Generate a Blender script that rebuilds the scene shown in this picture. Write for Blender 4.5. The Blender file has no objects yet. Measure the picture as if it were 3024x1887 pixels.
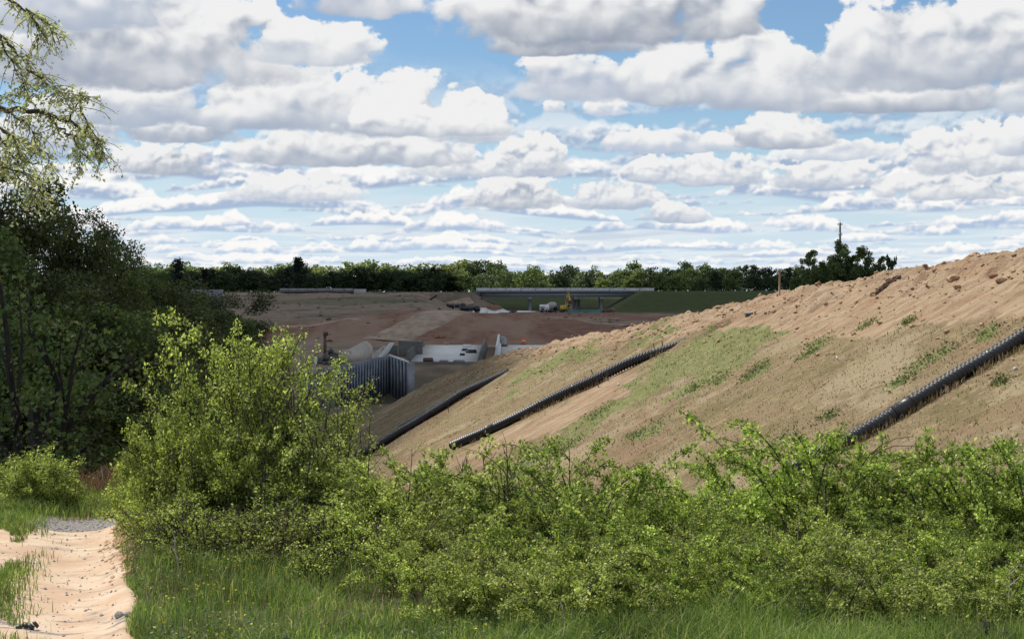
import bpy, math, random
import numpy as np

# ------------------------------------------------------------------ camera, world, sun, exposure
scene = bpy.context.scene
COL = scene.collection
CAMZ = 3.0
FPX = 1621.0                     # focal length in picture widths of 1024
HOR = 291.6                      # height of the horizon in a 638 px tall picture
cam_data = bpy.data.cameras.new('camera')
cam_data.sensor_width = 36.0
cam_data.lens = 36.0 * FPX / 1024.0
cam_data.shift_y = -(319.0 - HOR) / 1024.0
cam_data.clip_start = 0.5
cam_data.clip_end = 20000.0
cam = bpy.data.objects.new('camera', cam_data)
cam.location = (0, 0, CAMZ)
cam.rotation_euler = (math.radians(90), 0, 0)
COL.objects.link(cam)
scene.camera = cam

SUN_EL, SUN_AZ = 57.0, -52.0     # degrees; azimuth from the view direction (+Y) towards +X
el, az = math.radians(SUN_EL), math.radians(SUN_AZ)
SUN_DIR = np.array([math.cos(el) * math.sin(az), math.cos(el) * math.cos(az), math.sin(el)])
sd = bpy.data.lights.new('sun', 'SUN')
sd.energy = 4.6
sd.angle = math.radians(0.55)
sd.color = (1.0, 0.94, 0.84)
sun = bpy.data.objects.new('sun', sd)
sun.rotation_euler = (math.radians(90 - SUN_EL), 0, -az + math.pi)
sun.location = (-30, 30, 60)
COL.objects.link(sun)

scene.view_settings.view_transform = 'Standard'
scene.view_settings.look = 'None'
scene.view_settings.gamma = 1
scene.view_settings.use_curve_mapping = False
scene.view_settings.exposure = 0.0
scene.render.engine = 'CYCLES'
scene.cycles.max_bounces = 5
scene.cycles.diffuse_bounces = 2
scene.cycles.glossy_bounces = 2
scene.cycles.transmission_bounces = 3
scene.cycles.transparent_max_bounces = 6
scene.cycles.sample_clamp_indirect = 6

world = bpy.data.worlds.new('World')
scene.world = world
world.use_nodes = True


class NG:
    """Tiny helper to write node maths as expressions."""
    def __init__(s, nt):
        s.nt = nt
    def new(s, t, **kw):
        n = s.nt.nodes.new(t)
        for k, v in kw.items():
            setattr(n, k, v)
        return n
    def put(s, sock, v):
        if isinstance(v, (int, float)):
            sock.default_value = v
        elif isinstance(v, (tuple, list)):
            if sock.type == 'RGBA' and len(v) == 3:
                v = (*v, 1)
            sock.default_value = v
        else:
            s.nt.links.new(v, sock)
    def m(s, op, a, b=None, c=None, clamp=False):
        n = s.new('ShaderNodeMath', operation=op, use_clamp=clamp)
        s.put(n.inputs[0], a)
        if b is not None: s.put(n.inputs[1], b)
        if c is not None: s.put(n.inputs[2], c)
        return n.outputs[0]
    def step(s, x, lo, hi, tlo=0.0, thi=1.0, smooth=True):
        n = s.new('ShaderNodeMapRange', interpolation_type='SMOOTHSTEP' if smooth else 'LINEAR', clamp=True)
        s.put(n.inputs['Value'], x); s.put(n.inputs['From Min'], lo); s.put(n.inputs['From Max'], hi)
        s.put(n.inputs['To Min'], tlo); s.put(n.inputs['To Max'], thi)
        return n.outputs[0]
    def mix(s, f, a, b, blend='MIX'):
        n = s.new('ShaderNodeMix', data_type='RGBA', blend_type=blend)
        s.put(n.inputs[0], f); s.put(n.inputs[6], a); s.put(n.inputs[7], b)
        return n.outputs[2]
    def xyz(s, x, y, z=0.0):
        n = s.new('ShaderNodeCombineXYZ')
        s.put(n.inputs[0], x); s.put(n.inputs[1], y); s.put(n.inputs[2], z)
        return n.outputs[0]
    def noise(s, vec, scale, detail=4, rough=0.55, dims='3D', lac=2.0, dist=0.0):
        n = s.new('ShaderNodeTexNoise', noise_dimensions=dims)
        if vec is not None: s.put(n.inputs['Vector'], vec)
        n.inputs['Scale'].default_value = scale; n.inputs['Detail'].default_value = detail
        n.inputs['Roughness'].default_value = rough; n.inputs['Lacunarity'].default_value = lac
        n.inputs['Distortion'].default_value = dist
        return n.outputs[0]
    def voro(s, vec, scale, detail=0, rough=0.5, dims='3D', feature='F1', smooth=None):
        n = s.new('ShaderNodeTexVoronoi', voronoi_dimensions=dims, feature=feature, normalize=False)
        if vec is not None: s.put(n.inputs['Vector'], vec)
        n.inputs['Scale'].default_value = scale
        n.inputs['Detail'].default_value = detail; n.inputs['Roughness'].default_value = rough
        if smooth is not None: n.inputs['Smoothness'].default_value = smooth
        return n.outputs['Distance']
    def vadd(s, a, b):
        n = s.new('ShaderNodeVectorMath', operation='ADD')
        s.put(n.inputs[0], a); s.put(n.inputs[1], b)
        return n.outputs[0]
    def vmul(s, a, b):
        n = s.new('ShaderNodeVectorMath', operation='MULTIPLY')
        s.put(n.inputs[0], a); s.put(n.inputs[1], b)
        return n.outputs[0]


SKY_STRENGTH = 0.1
def build_sky():
    nt = world.node_tree
    nt.nodes.clear()
    g = NG(nt)
    out = g.new('ShaderNodeOutputWorld')
    bg = g.new('ShaderNodeBackground')
    bg.inputs['Strength'].default_value = SKY_STRENGTH
    sky = g.new('ShaderNodeTexSky', sky_type='NISHITA')
    sky.sun_disc = False
    sky.sun_elevation = el
    sky.sun_rotation = az
    sky.air_density = 1.0; sky.dust_density = 0.0; sky.ozone_density = 4.0
    geo = g.new('ShaderNodeNewGeometry')
    nrm = g.new('ShaderNodeVectorMath', operation='SCALE'); nrm.inputs[3].default_value = -1.0
    nt.links.new(geo.outputs['Incoming'], nrm.inputs[0])
    sep = g.new('ShaderNodeSeparateXYZ'); nt.links.new(nrm.outputs[0], sep.inputs[0])
    x, y, z = sep.outputs
    a = g.m('ARCTAN2', x, y)                       # azimuth
    e = g.m('ARCSINE', z)                          # elevation
    ep = g.m('MAXIMUM', e, -0.004)
    # clear sky, a little paler towards the horizon
    S = 1.0 / SKY_STRENGTH
    base = g.mix(g.step(e, 0.0, 0.13, 0.85, 0.0), g.mix(1.0, sky.outputs[0], (0.85, 0.935, 1.0), 'MULTIPLY'), (0.66 * S, 0.79 * S, 0.93 * S))
    # billows: three sizes of the same puffs, the farther clouds lower down get the smaller ones
    def puffs(k, off):
        p = g.xyz(g.m('MULTIPLY_ADD', a, k, off), g.m('MULTIPLY', e, k * 1.2))
        warp = g.new('ShaderNodeTexNoise', noise_dimensions='2D')
        g.put(warp.inputs['Vector'], p); warp.inputs['Scale'].default_value = 4.0; warp.inputs['Detail'].default_value = 3
        wv = g.new('ShaderNodeVectorMath', operation='MULTIPLY_ADD')
        nt.links.new(warp.outputs['Color'], wv.inputs[0])
        wv.inputs[1].default_value = (0.12, 0.12, 0); g.put(wv.inputs[2], p)
        pw = wv.outputs[0]
        def billow(v):
            b1 = g.voro(v, 3.4, 2.0, 0.5, '2D', 'SMOOTH_F1', 0.4)
            b2 = g.noise(v, 4.2, 5, 0.47, '2D')
            return g.m('ADD', g.m('MULTIPLY', b1, -0.62), g.m('MULTIPLY', b2, 0.85))
        B0 = billow(pw)
        B1 = billow(g.vadd(pw, (-0.022, 0.05, 0)))
        return B0, g.m('SUBTRACT', B0, B1)           # shape; >0 where the puff faces the sun
    sets = [puffs(7.0, 1.0), puffs(11.0, 4.0), puffs(18.0, 9.0)]
    B0, relief = sets[2]
    # thin sheets of cloud over the whole dome, seen edge on low down
    dist = g.m('DIVIDE', 1.0, g.m('ADD', ep, 0.018))
    F0 = g.noise(g.xyz(g.m('MULTIPLY', g.m('MULTIPLY', a, dist), 0.5), g.m('MULTIPLY', dist, 0.30), 3.3), 1.0, 6, 0.56, '2D')
    al = g.step(F0, g.step(e, 0.02, 0.1, 0.40, 0.50), g.step(e, 0.02, 0.1, 0.60, 0.68))
    al = g.m('MULTIPLY', al, g.step(e, 0.0, 0.10, 0.85, 0.10))
    hi = g.step(e, 0.17, 0.30)  # denser white cloud above the frame, added to whiten the ambient light
    al = g.mix(hi, al, g.step(F0, 0.40, 0.58, 0.15, 0.95))
    veil = g.mix(g.step(F0, 0.5, 0.72), (0.88 * S, 0.90 * S, 0.92 * S), (0.60 * S, 0.66 * S, 0.76 * S))
    col = g.mix(al, base, veil)
    # far rows of cumulus: flat bases, bumpy tops, rows crowding towards the horizon
    streak = g.noise(g.xyz(g.m('MULTIPLY', a, 9.0), g.m('MULTIPLY', e, 55.0)), 1.0, 3, 0.5, '2D')
    for (spc, off, thr, seed) in ((0.30, 0.1, 0.42, 3.0), (0.24, 0.4, 0.44, 20.0), (0.19, 0.75, 0.42, 41.0), (0.27, 0.2, 0.43, 77.0)):
        q = g.m('MULTIPLY_ADD', g.m('LOGARITHM', g.m('ADD', ep, 0.012), math.e), 1.0 / spc, 30.0 + off)
        wob = g.noise(g.xyz(g.m('MULTIPLY', a, 5.0), seed), 1.0, 2, 0.5, '2D')
        q = g.m('MULTIPLY_ADD', wob, 2.2, q)
        j = g.m('FLOOR', q)
        fr = g.m('SUBTRACT', q, j)
        ec = g.m('EXPONENT', g.m('MULTIPLY', g.m('SUBTRACT', j, 30.0 + off), spc))
        top = g.noise(g.xyz(g.m('DIVIDE', a, ec), g.m('MULTIPLY_ADD', j, 7.31, seed)), 0.85, 5, 0.56, '2D')
        hh = g.step(top, thr, thr + 0.24, 0.0, 1.0, smooth=False)
        dn = g.m('SUBTRACT', g.m('MULTIPLY_ADD', B0, 0.26, hh), g.m('MULTIPLY', fr, 1.05))
        alp = g.m('MULTIPLY', g.step(dn, 0.0, 0.16), g.step(fr, 0.0, 0.16))
        alp = g.m('MULTIPLY', alp, g.step(fr, 0.85, 1.0, 1.0, 0.0))
        alp = g.m('MULTIPLY', alp, g.step(e, 0.06, 0.15, 1.0, 0.0))
        alp = g.m('MULTIPLY', alp, g.step(e, 0.0, 0.05, 0.75, 0.97))
        t = g.m('ADD', g.m('SUBTRACT', fr, g.m('MULTIPLY', dn, 0.35)), g.m('MULTIPLY', relief, 0.9))
        lit = g.step(g.m('ADD', t, g.m('MULTIPLY_ADD', streak, 0.5, -0.25)), -0.15, 0.42)
        cc = g.mix(lit, g.mix(g.step(e, 0.01, 0.08), (0.47 * S, 0.60 * S, 0.79 * S), (0.36 * S, 0.45 * S, 0.62 * S)), (0.97 * S, 0.96 * S, 0.94 * S))
        col = g.mix(alp, col, cc)
    # the nearer cumulus, far to near: centre, half width, base, top (in hundredths of a radian), darkness of the base
    K = 3836.0
    def ang(px, py):
        return math.atan((px - 1211.5) / K), math.atan((690.0 - py) / K)
    clouds = [
        (1460, 135, 484, 412, .5), (1215, 135, 482, 402, .8), (700, 170, 470, 400, .4), (1600, 90, 520, 470, .5),
        (1660, 190, 430, 358, .5), (1525, 60, 424, 366, .5), (1960, 170, 440, 372, .5), (2260, 240, 468, 395, .6),
        (2300, 190, 405, 280, .6), (2440, 110, 370, 290, .5), (2000, 150, 378, 330, .3),
        (1260, 110, 402, 310, .6), (1090, 150, 410, 350, .5),
        (1850, 155, 344, 264, .8), (1570, 190, 354, 300, .3),
        (860, 330, 380, 285, .8), (375, 150, 408, 335, .8), (420, 180, 332, 250, .8), (150, 200, 350, 260, .6),
        (1110, 110, 318, 185, .6), (900, 190, 300, 142, .7), (650, 240, 292, 150, .7), (330, 250, 292, 180, .6), (1000, 240, 312, 240, .8),
        (1316, 34, 262, 226, .2), (1432, 60, 268, 220, .2),
        (2170, 330, 266, 185, .9), (2430, 110, 270, 175, .5), (1370, 165, 222, 105, .5), (1590, 190, 226, 85, .7), (1800, 190, 236, 60, .7), (2260, 430, 190, -40, .8),
        (290, 480, 182, -70, 1.0), (740, 190, 140, 35, .6),
        (1350, 250, 116, 25, 1.1), (1430, 440, 70, -170, 1.15), (860, 170, 22, -120, .7), (60, 400, 60, -160, .6),
    ]
    wisp = g.noise(g.xyz(g.m('MULTIPLY', a, 95.0), g.m('MULTIPLY', e, 120.0)), 1.0, 4, 0.62, '2D')
    wisp = g.m('MULTIPLY_ADD', wisp, 0.62, -0.31)
    bigstreak = g.noise(g.xyz(g.m('MULTIPLY', a, 6.0), g.m('MULTIPLY', e, 26.0)), 1.0, 4, 0.5, '2D')
    for (cx, hw, yb, yt, dk) in clouds:
        azc, eb = ang(cx, yb)
        az1, et = ang(cx + hw, yt)
        w = az1 - azc; h = et - eb
        Bc, relief = sets[2] if hw < 70 else sets[0] if yb < 300 else sets[1] if yb < 390 else sets[2]
        u = g.m('MULTIPLY', g.m('SUBTRACT', a, azc), 1.0 / w)
        v = g.m('MULTIPLY', g.m('SUBTRACT', e, eb), 1.0 / h)
        vn = g.m('MAXIMUM', v, g.m('MULTIPLY', v, -5.0))
        rr = g.m('MULTIPLY_ADD', u, u, g.m('MULTIPLY', vn, vn))
        f = g.m('ADD', g.m('SUBTRACT', 0.96, rr), g.m('MULTIPLY_ADD', Bc, 1.25, wisp))
        alpha = g.step(f, -0.02, g.step(v, -0.1, 0.5, 0.55, 0.17))
        vs = g.step(v, 0.0, 0.45, 0.35, 1.0)
        t = g.m('ADD', g.m('MULTIPLY', v, 0.85), g.m('MULTIPLY', vs, g.m('MULTIPLY_ADD', Bc, 0.7, g.m('MULTIPLY', relief, 1.0))))
        t = g.m('ADD', t, g.m('MULTIPLY_ADD', bigstreak if yb < 390 else streak, 0.55, -0.25))
        lit = g.step(t, -0.25, 0.50)
        d = 0.70 - 0.28 * dk
        cc = g.mix(lit, (d * 0.80 * S, d * 0.92 * S, (d + 0.03) * 1.07 * S), (0.87 * S, 0.872 * S, 0.87 * S))
        col = g.mix(alpha, col, cc)
    # below the horizon: dull ground colour
    col = g.mix(g.step(e, -0.02, -0.002), (0.10 * S, 0.10 * S, 0.08 * S), col)
    nt.links.new(col, bg.inputs['Color'])
    nt.links.new(bg.outputs[0], out.inputs['Surface'])
    world.cycles.sampling_method = 'MANUAL'
    world.cycles.sample_map_resolution = 512
build_sky()

# ------------------------------------------------------------------ helpers
RNG = np.random.default_rng(7)
random.seed(7)

def at(px, py, Y):
    """World point seen at a spot of the 2423 px wide photograph, Y metres away."""
    return ((px - 1211.5) / 3836.0 * Y, Y, CAMZ + (690.0 - py) / 3836.0 * Y)

def make_mesh(name, V, F, mat=None, smooth=False, attrs=None):
    """V (n,3); F one array (m,k) or a list of such arrays."""
    me = bpy.data.meshes.new(name)
    V = np.asarray(V, dtype=np.float32).reshape(-1, 3)
    Fs = F if isinstance(F, list) else [F]
    Fs = [np.asarray(f, dtype=np.int32) for f in Fs if len(f)]
    loops = np.concatenate([f.ravel() for f in Fs])
    sizes = np.concatenate([np.full(len(f), f.shape[1], dtype=np.int32) for f in Fs])
    starts = np.concatenate([[0], np.cumsum(sizes)[:-1]]).astype(np.int32)
    me.vertices.add(len(V)); me.vertices.foreach_set('co', V.ravel())
    me.loops.add(len(loops)); me.loops.foreach_set('vertex_index', loops)
    me.polygons.add(len(sizes)); me.polygons.foreach_set('loop_start', starts)
    me.update(calc_edges=True)
    if smooth:
        me.polygons.foreach_set('use_smooth', np.ones(len(sizes), dtype=bool))
    if attrs:
        for k, v in attrs.items():
            a = me.attributes.new(k, 'FLOAT', 'POINT')
            a.data.foreach_set('value', np.asarray(v, dtype=np.float32).ravel())
    if mat is not None:
        me.materials.append(mat)
    return me

def obj(name, mesh, parent=None, loc=None):
    o = bpy.data.objects.new(name, mesh)
    COL.objects.link(o)
    if parent is not None: o.parent = parent
    if loc is not None: o.location = loc
    return o

def tag(o, label=None, cat=None, group=None, kind=None):
    if label: o['label'] = label
    if cat: o['category'] = cat
    if group: o['group'] = group
    if kind: o['kind'] = kind
    return o

def thing(name, label, cat, loc=(0, 0, 0), rz=0.0, group=None):
    o = bpy.data.objects.new(name, None)
    o.empty_display_size = 0.2
    COL.objects.link(o)
    o.location = loc; o.rotation_euler = (0, 0, rz)
    return tag(o, label, cat, group)

def dup(root, loc, rz=0.0, scale=1.0, label=None, group=None):
    r = root.copy(); COL.objects.link(r)
    r.location = loc; r.rotation_euler = (0, 0, rz)
    r.scale = scale if isinstance(scale, tuple) else (scale,) * 3
    if label: r['label'] = label
    if group: r['group'] = group
    for ch in list(root.children):
        c = ch.copy(); COL.objects.link(c); c.parent = r
        for gch in ch.children:
            d = gch.copy(); COL.objects.link(d); d.parent = c
    return r


class MB:
    """Collects boxes, tubes and prisms into one mesh."""
    def __init__(s):
        s.V, s.F, s.n = [], {}, 0
    def add(s, V, F):
        V = np.asarray(V, float).reshape(-1, 3)
        for f in F:
            s.F.setdefault(len(f), []).append([i + s.n for i in f])
        s.V.append(V); s.n += len(V)
        return s
    def box(s, c, size, rz=0.0, ry=0.0, rx=0.0, taper=(1, 1)):
        hx, hy, hz = [q / 2 for q in size]
        P = []
        for z in (-hz, hz):
            k = taper if z > 0 else (1, 1)
            for (a, b) in ((-hx, -hy), (hx, -hy), (hx, hy), (-hx, hy)):
                P.append((a * k[0], b * k[1], z))
        P = rot(np.array(P), rx, ry, rz) + np.array(c)
        return s.add(P, [(3, 2, 1, 0), (4, 5, 6, 7), (0, 1, 5, 4), (1, 2, 6, 5), (2, 3, 7, 6), (3, 0, 4, 7)])
    def beam(s, a, b, w, h=None, sides=4):
        a = np.array(a, float); b = np.array(b, float)
        return s.tube([a, b], [w / 2 * (1.414 if sides == 4 else 1)] * 2, sides, cap=True)
    def tube(s, path, radii, sides=6, cap=True):
        V, F = tube(path, radii, sides, cap)
        return s.add(V, F)
    def prism(s, poly, y0, y1):
        """polygon in (x,z) pushed from y0 to y1"""
        n = len(poly)
        V = [(x, y0, z) for x, z in poly] + [(x, y1, z) for x, z in poly]
        F = [tuple(range(n)), tuple(range(2 * n - 1, n - 1, -1))]
        F += [((i + 1) % n, i, n + i, n + (i + 1) % n) for i in range(n)]
        return s.add(V, F)
    def mesh(s, name, mat, smooth=False):
        return make_mesh(name, np.concatenate(s.V), [np.array(f) for f in s.F.values()], mat, smooth)
    def build(s, name, mat, parent=None, loc=None, smooth=False):
        return obj(name, s.mesh(name, mat, smooth), parent, loc)

def rot(P, rx=0, ry=0, rz=0):
    cx, sx, cy, sy, cz, sz = math.cos(rx), math.sin(rx), math.cos(ry), math.sin(ry), math.cos(rz), math.sin(rz)
    X = np.array([[1, 0, 0], [0, cx, -sx], [0, sx, cx]])
    Y = np.array([[cy, 0, sy], [0, 1, 0], [-sy, 0, cy]])
    Z = np.array([[cz, -sz, 0], [sz, cz, 0], [0, 0, 1]])
    return np.asarray(P) @ (Z @ Y @ X).T

def tube(path, radii, sides=6, cap=True):
    P = np.asarray(path, float); n = len(P)
    T = np.gradient(P, axis=0) if n > 2 else np.array([P[1] - P[0]] * 2)
    T /= np.linalg.norm(T, axis=1)[:, None] + 1e-9
    ref = np.array([0, 0, 1.0]) if abs(T[0][2]) < 0.9 else np.array([1.0, 0, 0])
    A = np.cross(T, ref); A /= np.linalg.norm(A, axis=1)[:, None] + 1e-9
    B = np.cross(T, A)
    ang = np.arange(sides) * 2 * math.pi / sides + (math.pi / 4 if sides == 4 else 0)
    R = np.asarray(radii, float)[:, None, None]
    V = P[:, None, :] + R * (np.cos(ang)[None, :, None] * A[:, None, :] + np.sin(ang)[None, :, None] * B[:, None, :])
    F = []
    for i in range(n - 1):
        for k in range(sides):
            k2 = (k + 1) % sides
            F.append((i * sides + k, i * sides + k2, (i + 1) * sides + k2, (i + 1) * sides + k))
    if cap:
        F.append(tuple(range(sides))); F.append(tuple(range(n * sides - 1, (n - 1) * sides - 1, -1)))
    return V.reshape(-1, 3), F

_grid = np.random.default_rng(11).random((256, 256))
def vnoise(x, y):
    xi = np.floor(x).astype(int); yi = np.floor(y).astype(int)
    fx = x - xi; fy = y - yi
    fx = fx * fx * (3 - 2 * fx); fy = fy * fy * (3 - 2 * fy)
    g = lambda i, j: _grid[i & 255, j & 255]
    return (g(xi, yi) * (1 - fx) + g(xi + 1, yi) * fx) * (1 - fy) + (g(xi, yi + 1) * (1 - fx) + g(xi + 1, yi + 1) * fx) * fy
def fbm(x, y, o=4, gain=0.5):
    s = 0; a = 1; t = 0
    for i in range(o):
        s = s + a * (vnoise(x * 2 ** i + 17.3 * i, y * 2 ** i + 5.1 * i) - 0.5); t += a; a *= gain
    return s / t * 2
def sstep(x, a, b):
    t = np.clip((np.asarray(x, float) - a) / (b - a), 0, 1)
    return t * t * (3 - 2 * t)
def in_poly(x, y, poly):
    x = np.asarray(x); y = np.asarray(y); c = np.zeros(x.shape, bool)
    n = len(poly)
    for i in range(n):
        x1, y1 = poly[i]; x2, y2 = poly[(i + 1) % n]
        if y1 == y2: continue
        m = ((y1 > y) != (y2 > y)) & (x < (x2 - x1) * (y - y1) / (y2 - y1) + x1)
        c ^= m
    return c

# ------------------------------------------------------------------ materials
MATS = {}
def mat_new(name):
    m = bpy.data.materials.new(name); m.use_nodes = True
    nt = m.node_tree; nt.nodes.clear()
    g = NG(nt)
    out = g.new('ShaderNodeOutputMaterial')
    MATS[name] = m
    return m, g, out
def principled(g, out, col, rough=0.8, metal=0.0, bump=None, bump_s=0.3, bump_d=0.02, spec=0.3):
    b = g.new('ShaderNodeBsdfPrincipled')
    g.put(b.inputs['Base Color'], col); g.put(b.inputs['Roughness'], rough); g.put(b.inputs['Metallic'], metal)
    b.inputs['Specular IOR Level'].default_value = spec
    if bump is not None:
        n = g.new('ShaderNodeBump'); n.inputs['Strength'].default_value = bump_s; n.inputs['Distance'].default_value = bump_d
        g.put(n.inputs['Height'], bump); g.nt.links.new(n.outputs[0], b.inputs['Normal'])
    g.nt.links.new(b.outputs[0], out.inputs['Surface'])
    return b
def coords(g, scale=(1, 1, 1), kind='Object'):
    tc = g.new('ShaderNodeTexCoord')
    return g.vmul(tc.outputs[kind], scale)

def mat_plain(name, col, rough=0.7, metal=0.0, var=0.25, scale=3.0, spec=0.3, wear=None, bump=0.0):
    """A solid colour with grime and tone variation of its own."""
    m, g, out = mat_new(name)
    p = coords(g)
    n = g.noise(p, scale, 5, 0.6)
    lo = tuple(c * (1 - var) for c in col); hi = tuple(min(1, c * (1 + var)) for c in col)
    c = g.mix(g.step(n, 0.3, 0.7), lo, hi)
    if wear is not None:
        n2 = g.noise(p, scale * 2.7, 6, 0.65)
        c = g.mix(g.step(n2, 0.55, 0.72, 0.0, 0.75), c, wear)
    principled(g, out, c, rough, metal, n if bump else None, bump, 0.02, spec)
    return m

def mat_leaf(name, c1, c2, c3=None, trans=0.35, tcol=None, rough=0.55):
    """Leaves: every leaf its own tone, some light coming through."""
    m, g, out = mat_new(name)
    geo = g.new('ShaderNodeNewGeometry'); oi = g.new('ShaderNodeObjectInfo')
    r = geo.outputs['Random Per Island']
    c = g.mix(r, c1, c2)
    if c3 is not None:
        c = g.mix(g.step(r, 0.80, 0.95), c, c3)
    tone = g.m('MULTIPLY_ADD', oi.outputs['Random'], 0.5, 0.75)
    tc = g.new('ShaderNodeTexCoord')
    pn = g.noise(tc.outputs['Object'], 0.9, 3, 0.6)
    tone = g.m('MULTIPLY', tone, g.step(pn, 0.3, 0.7, 0.70, 1.30))
    c = g.mix(1.0, c, g.xyz(tone, tone, tone), 'MULTIPLY')
    d = g.new('ShaderNodeBsdfPrincipled')
    g.put(d.inputs['Base Color'], c); d.inputs['Roughness'].default_value = rough
    d.inputs['Specular IOR Level'].default_value = 0.25
    t = g.new('ShaderNodeBsdfTranslucent')
    g.put(t.inputs['Color'], g.mix(1.0, c, tcol or (1.5, 1.5, 0.8), 'MULTIPLY'))
    mx = g.new('ShaderNodeMixShader'); mx.inputs[0].default_value = trans
    g.nt.links.new(d.outputs[0], mx.inputs[1]); g.nt.links.new(t.outputs[0], mx.inputs[2])
    g.nt.links.new(mx.outputs[0], out.inputs['Surface'])
    return m

mat_leaf('leaf_shrub', (0.11, 0.15, 0.034), (0.48, 0.57, 0.13), (0.72, 0.77, 0.25), trans=0.40, tcol=(1.35, 1.4, 0.9))
mat_leaf('leaf_shrub_dull', (0.11, 0.14, 0.04), (0.44, 0.51, 0.14), (0.64, 0.65, 0.24), trans=0.42, tcol=(1.3, 1.35, 0.9))
mat_leaf('leaf_rose', (0.085, 0.13, 0.028), (0.42, 0.53, 0.11), (0.66, 0.73, 0.21), trans=0.38, tcol=(1.3, 1.4, 0.85))
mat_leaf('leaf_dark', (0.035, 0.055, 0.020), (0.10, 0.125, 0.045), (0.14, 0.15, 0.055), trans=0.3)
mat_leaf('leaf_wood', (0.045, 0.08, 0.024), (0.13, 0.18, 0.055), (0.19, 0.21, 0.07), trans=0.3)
mat_leaf('leaf_pale', (0.48, 0.54, 0.24), (0.66, 0.72, 0.40), (0.72, 0.68, 0.42), trans=0.55, tcol=(1.2, 1.2, 0.95))
mat_leaf('leaf_far_bright', (0.13, 0.175, 0.06), (0.25, 0.30, 0.11), (0.33, 0.36, 0.14), trans=0.3)  # sunlight on the farther tree tops is put into this lighter green
mat_leaf('leaf_far_dark', (0.028, 0.05, 0.022), (0.055, 0.085, 0.032), None, trans=0.2)  # darker copy: the front row's cloud shade is put into the leaf colour
mat_leaf('leaf_far_mid', (0.07, 0.11, 0.04), (0.16, 0.21, 0.075), None, trans=0.25)
mat_leaf('needle', (0.016, 0.03, 0.018), (0.035, 0.052, 0.028), None, trans=0.1)
mat_leaf('leaf_grass', (0.08, 0.135, 0.03), (0.24, 0.335, 0.08), (0.44, 0.44, 0.18), trans=0.38, tcol=(1.3, 1.35, 0.9))
mat_leaf('leaf_weed', (0.09, 0.13, 0.045), (0.17, 0.21, 0.085), (0.25, 0.27, 0.11), trans=0.25)
mat_leaf('leaf_straw', (0.21, 0.16, 0.085), (0.34, 0.265, 0.15), (0.44, 0.35, 0.21), trans=0.2, tcol=(1.1, 1.0, 0.8))
mat_leaf('leaf_rust', (0.19, 0.105, 0.065), (0.30, 0.19, 0.11), None, trans=0.2, tcol=(1.1, 1.0, 0.8))
mat_leaf('petal', (0.55, 0.48, 0.03), (0.70, 0.62, 0.06), None, trans=0.3)
mat_plain('bark', (0.085, 0.068, 0.055), 0.9, var=0.4, scale=8)
mat_plain('bark_dark', (0.030, 0.026, 0.022), 0.9, var=0.4, scale=4)
mat_plain('bark_pale', (0.42, 0.36, 0.29), 0.85, var=0.3, scale=9)
mat_plain('concrete_pale', (0.62, 0.61, 0.58), 0.85, var=0.12, scale=0.5, wear=(0.34, 0.31, 0.27))
mat_plain('concrete_tan', (0.50, 0.45, 0.38), 0.9, var=0.2, scale=0.6, wear=(0.28, 0.22, 0.17))
mat_plain('concrete_grey', (0.255, 0.25, 0.25), 0.85, var=0.15, scale=0.4, wear=(0.16, 0.15, 0.145))
mat_plain('concrete_dark', (0.13, 0.125, 0.115), 0.9, var=0.25, scale=0.7)
mat_plain('galvanised', (0.19, 0.212, 0.238), 0.5, 0.55, var=0.25, scale=0.8, spec=0.5)
mat_plain('galvanised_dark', (0.17, 0.19, 0.215), 0.55, 0.5, var=0.25, scale=0.8, spec=0.5)
mat_plain('pipe_black', (0.017, 0.017, 0.020), 0.40, var=0.4, scale=1.2, spec=0.6, wear=(0.055, 0.048, 0.042))
mat_plain('stake_wood', (0.36, 0.27, 0.17), 0.85, var=0.25, scale=12)
mat_plain('stake_dark', (0.10, 0.08, 0.06), 0.9, var=0.3, scale=12)
mat_plain('post_wood', (0.065, 0.052, 0.042), 0.9, var=0.4, scale=9, bump=0.4)
mat_plain('red_paint', (0.35, 0.05, 0.05), 0.6, var=0.3, scale=12)
mat_plain('white_paint', (0.78, 0.78, 0.76), 0.5, var=0.08, scale=2)
mat_plain('flag_tape', (0.62, 0.66, 0.60), 0.6, var=0.1, scale=8)
mat_plain('yellow_paint', (0.62, 0.42, 0.05), 0.45, var=0.18, scale=0.8)
mat_plain('orange_paint', (0.65, 0.14, 0.03), 0.6, var=0.15, scale=2)
mat_plain('teal_paint', (0.14, 0.34, 0.31), 0.5, var=0.2, scale=0.6)
mat_plain('rust_steel', (0.13, 0.075, 0.05), 0.8, var=0.3, scale=2)
mat_plain('black_rubber', (0.018, 0.018, 0.018), 0.75, var=0.3)
mat_plain('dark_vehicle', (0.03, 0.033, 0.04), 0.35, var=0.2, spec=0.5)
mat_plain('glass_dark', (0.02, 0.025, 0.03), 0.1, var=0.1, spec=0.6)
mat_plain('steel_grey', (0.26, 0.27, 0.28), 0.5, 0.4, var=0.15)
mat_plain('red_soil', (0.27, 0.14, 0.085), 0.95, var=0.3, scale=3, bump=0.6)
mat_plain('tan_soil', (0.40, 0.26, 0.155), 0.95, var=0.2, scale=4, wear=(0.34, 0.20, 0.115), bump=0.4)
mat_plain('parapet', (0.62, 0.615, 0.61), 0.85, var=0.1, scale=0.4, wear=(0.28, 0.27, 0.265))
mat_plain('lagging', (0.085, 0.095, 0.11), 0.8, var=0.3, scale=0.8)
mat_plain('dark_soil', (0.10, 0.062, 0.043), 0.95, var=0.35, scale=4, bump=0.6)
mat_plain('haul_dirt', (0.29, 0.215, 0.155), 0.95, var=0.3, scale=0.4)
mat_plain('stone_grey', (0.27, 0.26, 0.26), 0.9, var=0.35, scale=9, bump=0.5)
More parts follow.
